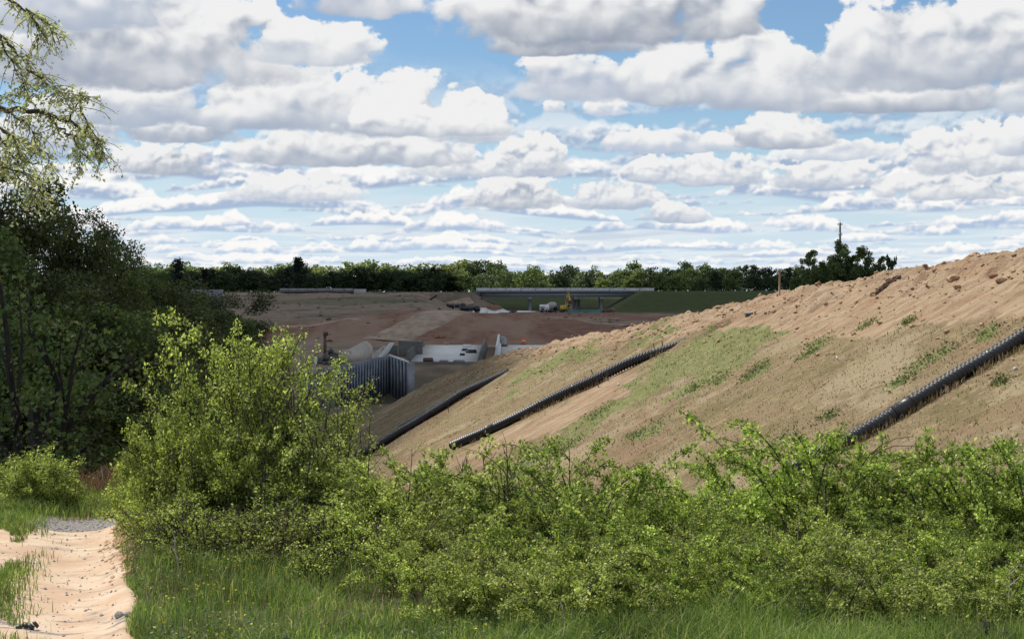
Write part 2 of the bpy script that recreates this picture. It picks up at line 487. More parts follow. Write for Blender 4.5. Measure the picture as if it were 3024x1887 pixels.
mat_plain('tarp_grey', (0.52, 0.54, 0.56), 0.6, var=0.12, scale=3)
mat_plain('roof_grey', (0.21, 0.21, 0.22), 0.8, var=0.2, scale=0.6)
mat_plain('wall_pale', (0.38, 0.36, 0.33), 0.9, var=0.15, scale=0.6)
mat_plain('black_plastic', (0.025, 0.027, 0.03), 0.4, var=0.4, scale=14, spec=0.5)

# ------------------------------------------------------------------ lie of the land
CR_Y = [10, 25, 48, 59, 75, 100, 125, 150, 175]
CR_X = [38.5, 32.5, 23.2, 18.9, 12.5, 5.4, -1.0, -6.5, -11]
CR_Z = [9.4, 8.2, 5.9, 4.7, 3.0, 0.5, -1.7, -5.0, -9.5]
def emb_z(X, Y, rough=True):
    X = np.asarray(X, float); Y = np.asarray(Y, float)
    xc = np.interp(Y, CR_Y, CR_X); zc = np.interp(Y, CR_Y, CR_Z)
    d = X - xc                                             # <0 down the slope
    n1 = fbm(X * 0.11, Y * 0.11, 3)
    plane = zc + 0.53 * d + 0.30 * n1
    top = zc + 0.02 * d + 0.35 * fbm(X * 0.2 + 9, Y * 0.16, 3)
    k = 0.35
    z = -np.log(np.exp(-np.clip(plane - zc, -40, 40) / k) + np.exp(-np.clip(top - zc, -40, 40) / k)) * k + zc
    if rough:
        crest = sstep(d, -7.5, -1.0)
        clod = np.clip(fbm(X * 0.75 + 3, Y * 1.1, 4, 0.62), -0.12, 1)
        z = z + crest * (0.48 * clod + 0.17 * fbm(X * 1.6, Y * 3.2, 3, 0.7))
        rill = fbm(X * 0.25 + 40, Y * 1.25, 3)
        z = z + 0.15 * rill * (0.25 + crest) + 0.035 * fbm(X * 2.2, Y * 2.2 + 7, 2)
    return z
def ground_z(X, Y):
    X = np.asarray(X, float); Y = np.asarray(Y, float)
    # the strip the photographer looks across, then the drop into the valley
    trk = -3.3 - 0.26 * (Y - 14.0)                          # right edge of the dirt track
    fore = 0.045 * fbm(X * 0.35, Y * 0.35, 3) + 0.16 * sstep(X - trk, 0.0, 0.35) * sstep(Y, 15.5, 17.5) - 0.10 * sstep(X - trk, 0.1, -0.25)
    drop = sstep(Y, np.where(X < -4.5, 23.5, 21.5), np.where(X < -4.5, 48, 38))
    val = np.interp(Y, [20, 100, 150, 190, 205], [-7.6, -7.9, -9.0, -10.2, -10.2])
    val = val + 3.2 * sstep(X, -9, -30) * sstep(Y, 140, 60) + 0.5 * fbm(X * 0.08, Y * 0.08, 4)
    z = fore * (1 - drop) + val * drop
    # fill in front of the decks, then the flat site
    face = sstep(Y, 191, 207)
    site = -6.15 + 0.25 * fbm(X * 0.1, Y * 0.05, 3)
    z = z * (1 - face) + site * face
    # cleared hillside rising to the far road on one side
    hill = np.interp(Y, [285, 300, 312, 420, 520, 598, 640, 9000], [-6.15, -5.9, -3.9, -2.0, -0.4, 2.2, 2.4, 2.4])
    flat = np.interp(Y, [285, 310, 420, 640, 668, 9000], [-6.15, -5.2, -4.2, -4.4, 2.3, 2.4])
    lf = sstep(X + 0.055 * (Y - 300), 2, -20)
    far = hill * lf + flat * (1 - lf)
    far = far + 0.35 * fbm(X * 0.04, Y * 0.03, 4) + 0.45 * fbm(X * 0.16, Y * 0.06, 4) * (Y < 600)
    k2 = sstep(Y, 275, 300)
    z = z * (1 - k2) + far * k2
    # red spoil mound behind the decks
    mx = (X + 6.0) / 38.0; my = (Y - 336) / 42.0
    mound = np.clip(1 - np.sqrt(mx ** 2 + my ** 2) + 0.10 * fbm(X * 0.09, Y * 0.06, 4), 0, 0.86)
    z = z + 3.7 * mound * (1 + 0.25 * fbm(X * 0.12, Y * 0.08, 4))
    # approach banks either side of the bridge
    xr = 49.0
    z = np.maximum(z, np.minimum(3.35, np.minimum(3.35 - (590 + 14 - Y) * 0.5, 3.35 - (xr - X) * 0.55)) + 0.0 * X) if True else z
    xl = -16.0
    bl = np.minimum(3.0, np.minimum(3.0 - (612 - Y) * 0.5, 3.0 - (X - xl) * 0.5))
    z = np.maximum(z, np.where(Y > 560, bl, -99))
    return z

def graded(segs):
    out = []
    for a, b, n in segs:
        out.append(np.linspace(a, b, n, endpoint=False))
    out.append(np.array([segs[-1][1]]))
    return np.concatenate(out)

def grid_faces(nx, ny):
    i = np.arange((ny - 1) * nx).reshape(ny - 1, nx)[:, :-1].ravel()
    return np.stack([i, i + 1, i + nx + 1, i + nx], 1)

def mat_ground():
    m, g, out = mat_new('ground')
    tc = g.new('ShaderNodeTexCoord'); p = tc.outputs['Object']
    def at_(k):
        n = g.new('ShaderNodeAttribute'); n.attribute_name = k; return n.outputs['Fac']
    big = g.noise(p, 0.035, 5, 0.6); mid = g.noise(p, 0.4, 5, 0.6); fine = g.noise(p, 5.0, 5, 0.65)
    row = g.noise(g.vmul(p, (0.05, 0.012, 0.05)), 1.0, 6, 0.6)
    soil = g.mix(g.step(mid, 0.35, 0.65), (0.180, 0.132, 0.094), (0.26, 0.19, 0.136))
    soil = g.mix(g.step(big, 0.48, 0.62, 0.0, 0.85), soil, (0.095, 0.085, 0.060))
    soil = g.mix(g.step(row, 0.52, 0.64, 0.0, 0.7), soil, (0.26, 0.195, 0.145))
    red = g.mix(g.step(mid, 0.35, 0.65), (0.150, 0.074, 0.050), (0.225, 0.125, 0.084))
    red = g.mix(g.step(row, 0.47, 0.60, 0.0, 0.8), red, (0.27, 0.185, 0.13))
    col = g.mix(g.step(g.m('MULTIPLY_ADD', g.m('SUBTRACT', mid, 0.5), 0.6, at_('red')), 0.35, 0.6), soil, red)
    gr = g.mix(g.m('MULTIPLY_ADD', mid, 0.7, g.m('MULTIPLY', fine, 0.3)), (0.035, 0.052, 0.020), (0.10, 0.115, 0.05))
    col = g.mix(g.step(g.m('MULTIPLY_ADD', g.m('SUBTRACT', mid, 0.5), 0.7, at_('green')), 0.3, 0.7), col, gr)
    leafmould = g.mix(fine, (0.035, 0.03, 0.02), (0.07, 0.055, 0.035))
    col = g.mix(at_('mould'), col, leafmould)
    principled(g, out, col, 0.95, 0, g.m('MULTIPLY_ADD', mid, 2.0, fine), 0.5, 0.12, 0.1)
    return m

def build_ground():
    X = graded([(-6000, -600, 10), (-600, -120, 24), (-120, -30, 60), (-30, -9, 42), (-9, 7, 170), (7, 60, 80), (60, 140, 40), (140, 700, 30), (700, 6000, 10)])
    Y = graded([(-40, 8, 8), (8, 11, 8), (11, 24, 100), (24, 40, 50), (40, 130, 60), (130, 360, 190), (360, 700, 120), (700, 1200, 14), (1200, 9000, 14)])
    XX, YY = np.meshgrid(X, Y)
    Z = ground_z(XX, YY)
    Z = Z - 0.14 * sstep(-3.3 - 0.26 * (YY - 14.0) - XX, 0.0, 0.25) * (YY < 22.2) * (YY > 10.6)      # bed of the track
    x, y, z = XX.ravel(), YY.ravel(), Z.ravel()
    d = np.maximum(y, 1)
    red = sstep(((x + 6) / 42) ** 2 + ((y - 335) / 52) ** 2, 1.15, 0.75)
    red = np.maximum(red, 0.9 * sstep(y, 292, 300) * sstep(y, 330, 314) * (x < 20) * (x > -70))
    red = np.maximum(red, 0.8 * ((y > 410) & (y < 585)) * sstep(x, -8, 4) * sstep(x, 60, 46))
    green = np.maximum(sstep(y, 632, 646) * sstep(x, -24, -16) * sstep(x, 62, 52), sstep(y, 640, 680))
    green = np.maximum(green, 0.5 * sstep(((x + 52) / 34) ** 2 + ((y - 535) / 42) ** 2 + 0.5 * fbm(x * 0.05, y * 0.03, 3), 1.1, 0.4))
    green = np.maximum(green, 0.95 * sstep(z, -5.5, -4.0) * sstep(x, 34, 40) * (y > 560) * (y < 690))
    green = np.maximum(green, sstep(y, 24, 19) * 1.0)
    green = np.maximum(green, 0.5 * sstep(y, 200, 188) * sstep(y, 110, 150))
    mould = sstep(x + 0.13 * y, -0.5, -4.0) * sstep(y, 25, 30) * sstep(y, 330, 240)
    me = make_mesh('ground', np.stack([x, y, z], 1), grid_faces(len(X), len(Y)), mat_ground(), True, {'red': red, 'green': green, 'mould': mould})
    tag(obj('ground', me), kind='structure')
build_ground()

# the long fill slope, bare and lumpy along its crest
PATCH = [[(1180, 915), (1250, 865), (1330, 822), (1420, 808), (1400, 840), (1300, 890), (1200, 935)],
         [(1390, 1000), (1430, 945), (1560, 850), (1640, 800), (1710, 762), (1850, 772), (1862, 792), (1760, 840), (1690, 885), (1560, 925), (1470, 965)],
         [(1205, 1100), (1250, 1060), (1330, 1015), (1420, 965), (1450, 975), (1330, 1050), (1230, 1120)],
         [(1480, 790), (1600, 750), (1600, 775), (1500, 815)]]
WEEDS = [(1540, 1018, 34), (1500, 1028, 16), (1940, 812, 26), (1915, 835, 20), (2222, 838, 30), (2130, 903, 22), (2330, 790, 30), (1845, 1045, 30), (1900, 1100, 20),
         (1410, 978, 22), (1270, 1068, 25), (1800, 868, 26), (1770, 890, 18), (1700, 900, 22), (2170, 870, 22), (1960, 985, 20), (2050, 770, 16), (1350, 1050, 22), (2150, 760, 14), (1640, 920, 16), (2370, 900, 14), (1330, 930, 20)]
def proj(x, y, z):
    return 1211.5 + 3836.0 * x / y, 690.0 - 3836.0 * (z - CAMZ) / y
def slope_masks(x, y, z):
    px, py = proj(x, y, z)
    wob = 55 * fbm(x * 0.45, y * 0.4, 5, 0.65); wob2 = 55 * fbm(x * 0.45 + 50, y * 0.4, 5, 0.65)
    green = np.zeros_like(x)
    for poly in PATCH:
        green = np.maximum(green, in_poly(px + wob, py + wob2, poly) * 0.85)
    for (a, b, r) in WEEDS:
        u = (px - a + 0.4 * wob) / r; v = (py - b + 0.5 * u * r + 0.3 * wob2) / (r * 0.5)
        green = np.maximum(green, sstep(u * u + v * v, 1.4, 0.4))
    lim = np.interp(px, [1150, 1300, 1500, 1640, 1840, 2000, 2200, 2423], [845, 835, 800, 790, 790, 810, 775, 735])
    bare = sstep(py + wob * 0.8, lim + 22, lim - 22)
    strip = np.exp(-((py + 0.5 * (px - 1300) - 985 + wob) / 40) ** 2) * sstep(px, 1560, 1450)     # bare soil above the middle pipe
    bare = np.maximum(bare, 0.85 * strip)
    return bare * (1 - 0.6 * green), green
def mat_slope():
    m, g, out = mat_new('slope')
    tc = g.new('ShaderNodeTexCoord'); p = tc.outputs['Object']
    def at_(k):
        n = g.new('ShaderNodeAttribute'); n.attribute_name = k; return n.outputs['Fac']
    mid = g.noise(p, 0.5, 5, 0.6); fine = g.noise(p, 4.5, 6, 0.65); vf = g.noise(p, 16.0, 4, 0.6)
    rill = g.noise(g.vmul(p, (0.35, 2.2, 0.5)), 1.0, 6, 0.62)
    dirt = g.mix(g.step(rill, 0.36, 0.64), (0.29, 0.198, 0.128), (0.42, 0.315, 0.212))
    dirt = g.mix(g.step(mid, 0.52, 0.7, 0.0, 0.55), dirt, (0.33, 0.19, 0.11))
    dirt = g.mix(g.step(fine, 0.58, 0.74, 0.0, 0.7), dirt, (0.47, 0.34, 0.22))
    dirt = g.mix(g.step(fine, 0.42, 0.30, 0.0, 0.6), dirt, (0.20, 0.115, 0.068))
    grass = g.mix(g.step(vf, 0.32, 0.68), (0.17, 0.125, 0.072), (0.31, 0.240, 0.145))
    grass = g.mix(g.step(mid, 0.50, 0.66, 0.0, 0.5), grass, (0.245, 0.205, 0.095))
    grass = g.mix(g.step(g.noise(p, 0.13, 4, 0.6), 0.48, 0.58, 0.0, 0.75), grass, (0.255, 0.172, 0.108))
    grass = g.mix(g.step(g.noise(g.vadd(p, (40, 9, 0)), 0.22, 5, 0.65), 0.50, 0.60, 0.0, 0.75), grass, (0.35, 0.285, 0.185))
    grass = g.mix(g.step(g.noise(g.vadd(p, (7, 90, 0)), 0.30, 5, 0.65), 0.53, 0.62, 0.0, 0.65), grass, (0.16, 0.135, 0.065))
    grass = g.mix(g.step(g.noise(g.vmul(p, (0.10, 0.55, 0.1)), 1.0, 5, 0.6), 0.5, 0.68, 0.0, 0.5), grass, (0.185, 0.150, 0.072))
    grass = g.mix(g.step(rill, 0.55, 0.72, 0.0, 0.55), grass, (0.42, 0.315, 0.19))
    gr = g.mix(g.step(fine, 0.35, 0.65), (0.13, 0.155, 0.055), (0.235, 0.25, 0.10))
    f = g.m('MULTIPLY_ADD', g.m('SUBTRACT', fine, 0.5), 0.8, at_('bare'))
    col = g.mix(g.step(f, 0.3, 0.7), grass, dirt)
    f2 = g.m('MULTIPLY_ADD', g.m('SUBTRACT', fine, 0.5), 1.3, at_('green'))
    col = g.mix(g.step(f2, 0.25, 0.9, 0.0, 0.85), col, gr)
    h = g.m('ADD', g.m('MULTIPLY', fine, 1.0), g.m('MULTIPLY_ADD', rill, 1.2, g.m('MULTIPLY', vf, 0.4)))
    col = g.mix(g.step(g.noise(p, 2.2, 6, 0.7), 0.52, 0.70, 0.0, 0.5), col, (0.43, 0.335, 0.215))
    principled(g, out, col, 0.95, 0, h, 0.8, 0.16, 0.1)
    return m
def build_slope():
    Y = graded([(24, 48, 110), (48, 95, 300), (95, 176, 190)])
    D = graded([(-34, -14, 110), (-14, 2, 150), (2, 22, 30)])
    YY, DD = np.meshgrid(Y, D, indexing='ij')
    XX = np.interp(YY, CR_Y, CR_X) + DD
    Z = emb_z(XX, YY)
    x, y, z = XX.ravel(), YY.ravel(), Z.ravel()
    bare, green = slope_masks(x, y, z)
    me = make_mesh('embankment', np.stack([x, y, z], 1), grid_faces(len(D), len(Y)), mat_slope(), True, {'bare': bare, 'green': green})
    tag(obj('embankment', me), kind='structure')
build_slope()

def slope_hit(px, py, y0=26.0, y1=150.0):
    """Where the line of sight through a spot of the photograph meets the fill slope."""
    Y = np.linspace(y0, y1, 2500)
    X = (px - 1211.5) / 3836.0 * Y; Z = CAMZ + (690.0 - py) / 3836.0 * Y
    h = emb_z(X, Y)
    k = np.argmax(h >= Z)
    if not (h >= Z).any(): k = np.argmin(np.abs(h - Z))
    return float(X[k]), float(Y[k]), float(h[k])
def gz(x, y):
    return float(ground_z(np.array([x]), np.array([y]))[0])
def ez(x, y):
    return float(emb_z(np.array([x]), np.array([y]))[0])

# the dirt track
def track_edge(y): return -3.3 - 0.26 * (y - 14.0)
def mat_track():
    m, g, out = mat_new('dirt_track')
    tc = g.new('ShaderNodeTexCoord'); p = tc.outputs['Object']
    mid = g.noise(p, 1.3, 5, 0.6); fine = g.noise(p, 9.0, 6, 0.65); st = g.noise(g.vmul(p, (1.2, 3.2, 1)), 1.6, 6, 0.65)
    col = g.mix(g.step(mid, 0.34, 0.66), (0.50, 0.345, 0.235), (0.60, 0.47, 0.35))
    col = g.mix(g.step(st, 0.50, 0.64, 0.0, 0.85), col, (0.36, 0.285, 0.21))
    col = g.mix(g.step(fine, 0.6, 0.75, 0.0, 0.6), col, (0.26, 0.19, 0.14))
    n = g.new('ShaderNodeAttribute'); n.attribute_name = 'gravel'
    gv = g.voro(p, 26.0)
    gcol = g.mix(g.step(gv, 0.15, 0.6), (0.34, 0.32, 0.30), (0.20, 0.18, 0.165))
    col = g.mix(g.step(g.m('MULTIPLY_ADD', g.m('SUBTRACT', st, 0.5), 1.6, n.outputs['Fac']), 0.42, 0.62), col, gcol)
    principled(g, out, col, 0.95, 0, g.m('MULTIPLY_ADD', fine, 0.6, mid), 0.35, 0.03, 0.1)
    return m
def track_z(x, y):
    d = x - track_edge(y)
    z = ground_z(x, y) + 0.012 - 0.05 * np.exp(-((d + 0.55) / 0.33) ** 2) - 0.05 * np.exp(-((d + 2.3) / 0.35) ** 2) + 0.03 * np.exp(-((d + 1.4) / 0.3) ** 2)
    return z + 0.009 * fbm(x * 3, y * 3, 3)
def build_track():
    Y = np.linspace(10.5, 22.4, 150); D = np.linspace(-4.6, 0.10, 70)
    YY, DD = np.meshgrid(Y, D, indexing='ij')
    edge = 0.13 * fbm(YY * 0.9, YY * 0 + 2.0, 3) * sstep(DD, -0.8, 0.0)
    XX = track_edge(YY) + DD + edge
    Z = track_z(XX, YY) + 0.03
    fade = sstep(DD, 0.0, 0.10)
    Z = Z - 0.09 * fade
    x, y, z = XX.ravel(), YY.ravel(), Z.ravel()
    gravel = np.maximum(sstep(y, 20.6, 21.1), 0.40 * sstep(y, 17.6, 15.4) * (0.75 + fbm(x * 0.8, y * 1.4, 3)))
    me = make_mesh('dirt_track', np.stack([x, y, z], 1), grid_faces(len(D), len(Y)), mat_track(), True, {'gravel': gravel})
    tag(obj('dirt_track', me), kind='structure')
build_track()

# unseen cloud, outline shaped to lay shade on the woods, the pit and the bridge
def build_shade_cloud():
    shade = [(-330, 28), (-60, 27), (-7.5, 27.5), (-4.5, 60), (-11, 100), (0, 108), (3, 131), (40, 144), (95, 152), (260, 170), (330, 420), (300, 760), (200, 790), (120, 760), (70, 740), (48, 668), (-14, 672), (-24, 790), (-90, 806), (-200, 790), (-380, 720), (-420, 300)]
    ALT = 700.0
    off = SUN_DIR[:2] / SUN_DIR[2] * ALT
    xs = np.arange(-470, 400, 6.0); ys = np.arange(0, 840, 6.0)
    XX, YY = np.meshgrid(xs, ys)
    ins = in_poly(XX + 7 * fbm(XX * 0.06, YY * 0.06, 3) * (YY > 200), YY + 7 * fbm(XX * 0.06 + 9, YY * 0.06, 3) * (YY > 200), shade)
    # distance-like falloff from the rim, by repeated erosion
    dist = np.zeros(ins.shape); cur = ins.copy()
    for k in range(22):
        dist += cur
        c = cur.copy(); c[1:] &= cur[:-1]; c[:-1] &= cur[1:]; c[:, 1:] &= cur[:, :-1]; c[:, :-1] &= cur[:, 1:]
        cur = c
    puff = 1 + 0.9 * fbm(XX * 0.022, YY * 0.022, 5, 0.6)
    top = ALT + 4 + np.minimum(26 * np.sqrt(dist) * puff, 5.5 * np.maximum(dist - 1, 0))
    bot = ALT - 1.5 * np.minimum(dist, 3) * (1 + fbm(XX * 0.03, YY * 0.03 + 70, 3))
    idx = -np.ones(ins.shape, int); n = int(ins.sum()); idx[ins] = np.arange(n)
    X = XX[ins] + off[0]; Yv = YY[ins] + off[1]
    V = np.concatenate([np.stack([X, Yv, top[ins]], 1), np.stack([X, Yv, bot[ins]], 1)])
    a, b, c, d = idx[:-1, :-1], idx[:-1, 1:], idx[1:, 1:], idx[1:, :-1]
    ok = (a >= 0) & (b >= 0) & (c >= 0) & (d >= 0)
    q = np.stack([a[ok], b[ok], c[ok], d[ok]], 1)
    F = [q, q[:, ::-1] + n]
    e = np.concatenate([q[:, [0, 1]], q[:, [1, 2]], q[:, [2, 3]], q[:, [3, 0]]])
    key = {}
    for u, v in e.tolist():
        if (v, u) in key: del key[(v, u)]
        else: key[(u, v)] = 1
    F.append(np.array([(v, u, u + n, v + n) for (u, v) in key]))
    m, g, out = mat_new('cloud')
    principled(g, out, (0.9, 0.9, 0.9), 1.0, 0, g.noise(coords(g), 0.06, 5, 0.6), 0.6, 12.0, 0.0)
    tag(obj('cloud', make_mesh('cloud', V, F, m, True)), 'lumpy white cloud outside the frame, shaped to shade the woods and the bridge', 'cloud', kind='structure')
build_shade_cloud()

# ------------------------------------------------------------------ vegetation
def unit(v):
    return v / (np.linalg.norm(v, axis=1)[:, None] + 1e-9)
def leaf_cards(P, size, rng, up=0.6, aspect=0.55, T=None):
    """One folded diamond per leaf: 4 vertices, 1 quad."""
    n = len(P); size = np.broadcast_to(size, (n,))[:, None]
    N = unit(rng.normal(size=(n, 3)) + np.array([0, 0, up]))
    t = unit(np.cross(N, rng.normal(size=(n, 3)))) if T is None else unit(T + 0.5 * rng.normal(size=(n, 3)))
    s = unit(np.cross(N, t)); N = np.cross(t, s)
    w = aspect * size * 0.5
    V = np.empty((n, 4, 3))
    V[:, 0] = P - t * size * 0.5
    V[:, 1] = P + s * w + N * w * 0.35 - t * size * 0.05
    V[:, 2] = P + t * size * 0.5
    V[:, 3] = P - s * w + N * w * 0.35 - t * size * 0.05
    return V.reshape(-1, 3), np.arange(n * 4).reshape(n, 4)

def blades(P, H, W, rng, lean=0.35, dirs=None):
    """Grass blades: a bent strip of one quad and a tip."""
    n = len(P)
    a = rng.random(n) * 2 * math.pi
    side = np.stack([np.cos(a), np.sin(a), np.zeros(n)], 1)
    b = rng.random(n) * 2 * math.pi
    ld = np.stack([np.cos(b), np.sin(b), np.zeros(n)], 1) * (lean * rng.random(n))[:, None]
    if dirs is not None: ld = ld + dirs
    up = np.array([0, 0, 1.0])
    H = np.broadcast_to(H, (n,))[:, None]; W = np.broadcast_to(W, (n,))[:, None]
    mid = P + H * 0.55 * (up + 0.45 * ld); tip = P + H * (up * (1 - 0.25 * np.linalg.norm(ld, axis=1)[:, None]) + 1.25 * ld)
    V = np.empty((n, 5, 3))
    V[:, 0] = P - side * W * 0.5; V[:, 1] = P + side * W * 0.5
    V[:, 2] = mid + side * W * 0.4; V[:, 3] = mid - side * W * 0.4; V[:, 4] = tip
    i = np.arange(n)[:, None] * 5
    return V.reshape(-1, 3), [i + np.array([[0, 1, 2, 3]]), i + np.array([[3, 2, 4]])]

def curve_pts(p0, d0, L, n, rng, grav=0.0, wob=0.15, upb=0.0):
    """A wandering stem: starts at p0 in direction d0, drooping with grav or reaching up with upb."""
    P = [np.array(p0, float)]; d = np.array(d0, float); d /= np.linalg.norm(d)
    st = L / (n - 1)
    for i in range(n - 1):
        d = d + rng.normal(size=3) * wob + np.array([0, 0, upb - grav * (i + 1) / n])
        d /= np.linalg.norm(d)
        P.append(P[-1] + d * st)
    return np.array(P)

def along(path, n, rng, lo=0.2, hi=1.0):
    """n random spots on a path, with directions."""
    t = (lo + (hi - lo) * rng.random(n)) * (len(path) - 1)
    i = np.minimum(t.astype(int), len(path) - 2); f = (t - i)[:, None]
    return path[i] * (1 - f) + path[i + 1] * f, unit(path[i + 1] - path[i])

def shrub_meshes(name, seed, W, H, stems, leaf_n, leaf, style, leafmat, barkmat, dens_low=0.25):
    """Stems, twigs and leaves of one bush about W wide and H tall, base at the origin."""
    rng = np.random.default_rng(seed)
    wood = MB(); twigs = []
    for k in range(stems):
        a = rng.random() * 2 * math.pi; rr = W * 0.16 * math.sqrt(rng.random())
        p0 = (rr * math.cos(a), rr * math.sin(a), -0.05)
        a += rng.normal() * 0.5
        if style == 'cane':
            out = 0.25 + 0.65 * rng.random(); L = H * (1.2 + 0.9 * rng.random())
            path = curve_pts(p0, (math.cos(a) * out, math.sin(a) * out, 1.0), L, 10, rng, grav=0.55 * rng.random() + 0.16, wob=0.06)
        else:
            out = 0.75 * rng.random() * W / H; L = H * (0.7 + 0.4 * rng.random())
            path = curve_pts(p0, (math.cos(a) * out, math.sin(a) * out, 1.0), L, 8, rng, grav=0.05 + 0.12 * rng.random(), wob=0.15)
        r0 = (0.007 + 0.005 * rng.random()) * (1 + H * 0.5)
        wood.tube(path, np.linspace(r0, r0 * 0.25, len(path)), 4, cap=False)
        if k % 7 == 3:                                        # a dead, leafless stem
            continue
        twigs.append((path, 1.0 if style == 'cane' else 0.4))
        m = int((3 if style == 'cane' else 7) + rng.integers(0, 4))
        for j in range(m):
            q, dq = along(path, 1, rng, dens_low, 0.95)
            b = rng.random() * 2 * math.pi
            dd = dq[0] * 0.8 + np.array([math.cos(b), math.sin(b), 0.25 * rng.normal()]) * 0.9
            tl = (0.14 + 0.30 * rng.random()) * (H * 0.45 + 0.25)
            tw = curve_pts(q[0], dd, tl, 5, rng, grav=0.25 if style == 'cane' else 0.05, wob=0.14)
            wood.tube(tw, np.linspace(r0 * 0.35, r0 * 0.12, 5), 3, cap=False)
            twigs.append((tw, 1.6))
    wts = np.array([w * np.linalg.norm(np.diff(t, axis=0), axis=1).sum() for t, w in twigs])
    cnt = rng.multinomial(leaf_n, wts / wts.sum())
    Ps, Ts = [], []
    for (t, w), c in zip(twigs, cnt):
        if c == 0: continue
        main = w in (1.0, 0.4)
        c2 = max(1, c // 9)                                   # leaves sit in small bunches
        q, d = along(t, c2, rng, 0.3 if main else 0.05, 1.0)
        q = np.repeat(q, 9, 0); d = np.repeat(d, 9, 0)
        q = q + rng.normal(size=q.shape) * leaf * 0.85
        Ps.append(q); Ts.append(d)
    P = np.concatenate(Ps); T = np.concatenate(Ts)
    kz = H / np.percentile(P[:, 2], 99.0 if style == 'cane' else 99.5)
    P[:, 2] *= kz; wood.V = [v * np.array([1, 1, kz]) for v in wood.V]
    keep = P[:, 2] > 0.02; P = P[keep]; T = T[keep]
    sz = leaf * (0.5 + 1.0 * rng.random(len(P)) ** 1.4)
    V, F = leaf_cards(P, sz, rng, up=0.7, aspect=0.62, T=T + rng.normal(size=T.shape) * 0.9)
    return wood.mesh(name + '_stems', MATS[barkmat]), make_mesh(name + '_leaves', V, F, MATS[leafmat])

def shrub(meshes, label, loc, rz=0.0, sc=1.0, group=None, name='shrub', cat='shrub'):
    t = thing(name, label, cat, loc, rz, group)
    t.scale = sc if isinstance(sc, tuple) else (sc,) * 3
    obj('stems', meshes[0], t); obj('leaves', meshes[1], t)
    return t

def tree_meshes(name, seed, H, R, base, trunk_r, limbs, leaf_n, leaf, leafmat, barkmat, shape='round', clump=0.34, fork=False, sides=5):
    """Tapered trunk with limbs; leaves gathered in clumps round the limb ends so that gaps stay open."""
    rng = np.random.default_rng(seed)
    wood = MB()
    top = H * (0.62 if shape == 'round' else 0.8)
    trunk = curve_pts((0, 0, -0.6), (0.05 * rng.normal(), 0.05 * rng.normal(), 1), top + 0.6, 9, rng, wob=0.045, upb=0.03)
    wood.tube(trunk, np.linspace(trunk_r, trunk_r * 0.35, 9), sides + 2, cap=False)
    cents, rads = [], []
    for k in range(limbs):
        f = base / top + (1 - base / top) * (k + rng.random()) / limbs if not fork else 0.2 + 0.6 * rng.random()
        f = min(0.98, f)
        q, d = along(trunk, 1, rng, f, f)
        z0 = q[0][2]
        u = (z0 - base) / (H - base)
        a = k * 2.4 + rng.random()
        if shape == 'round':
            zt = base + (H - base) * (0.18 + 0.80 * (k + rng.random()) / limbs)
            uu = (zt - base) / (H - base)
            ro = R * math.sqrt(max(0.05, 1 - (1.75 * uu - 0.75) ** 2 if uu > 0.43 else 1 - (0.9 - 1.6 * uu) ** 2)) * (0.62 + 0.38 * rng.random())
        elif shape == 'tall':
            zt = z0 + (H - z0) * 0.45 + 0.3 * rng.random(); ro = R * (0.35 + 0.65 * rng.random()) * (1 - 0.5 * u)
        end = np.array([math.cos(a) * ro, math.sin(a) * ro, min(zt, H * 0.985)])
        v = end - q[0]; L = np.linalg.norm(v)
        midp = q[0] + v * 0.5 + np.array([0, 0, 0.10 * L]) + rng.normal(size=3) * 0.05 * L
        path = np.array([q[0], q[0] + v * 0.22 + np.array([0, 0, 0.05 * L]), midp, q[0] + v * 0.78 + np.array([0, 0, 0.06 * L]), end])
        rl = trunk_r * (0.42 if not fork else 0.6) * (0.6 + 0.5 * rng.random())
        wood.tube(path, np.linspace(rl, rl * 0.2, 5), sides, cap=False)
        for j in range(4):
            qq, dd = along(path, 1, rng, 0.45, 1.0)
            cents.append(qq[0] + rng.normal(size=3) * R * 0.13); rads.append(R * clump * (0.55 + 0.6 * rng.random()))
            if j < 2:
                e2 = cents[-1]
                wood.tube(np.array([path[2], (path[2] + e2) / 2 + rng.normal(size=3) * 0.04 * R, e2]), [rl * 0.4, rl * 0.25, rl * 0.08], 3, cap=False)
    cents = np.array(cents); rads = np.array(rads)
    w = rads ** 2; idx = rng.choice(len(cents), leaf_n, p=w / w.sum())
    dirv = unit(rng.normal(size=(leaf_n, 3)))
    r = rads[idx] * rng.random(leaf_n) ** 0.45
    P = cents[idx] + dirv * r[:, None] * np.array([1, 1, 0.72])
    P[:, 2] = np.maximum(P[:, 2], base * 0.6)
    k = H / np.percentile(P[:, 2], 99.7)
    P[:, 2] *= k
    wood.V = [v * np.array([1, 1, k]) for v in wood.V]
    V, F = leaf_cards(P, leaf * (0.6 + 0.8 * rng.random(leaf_n)), rng, up=0.8, aspect=0.75)
    return wood.mesh(name + '_trunk', MATS[barkmat]), make_mesh(name + '_crown', V, F, MATS[leafmat])

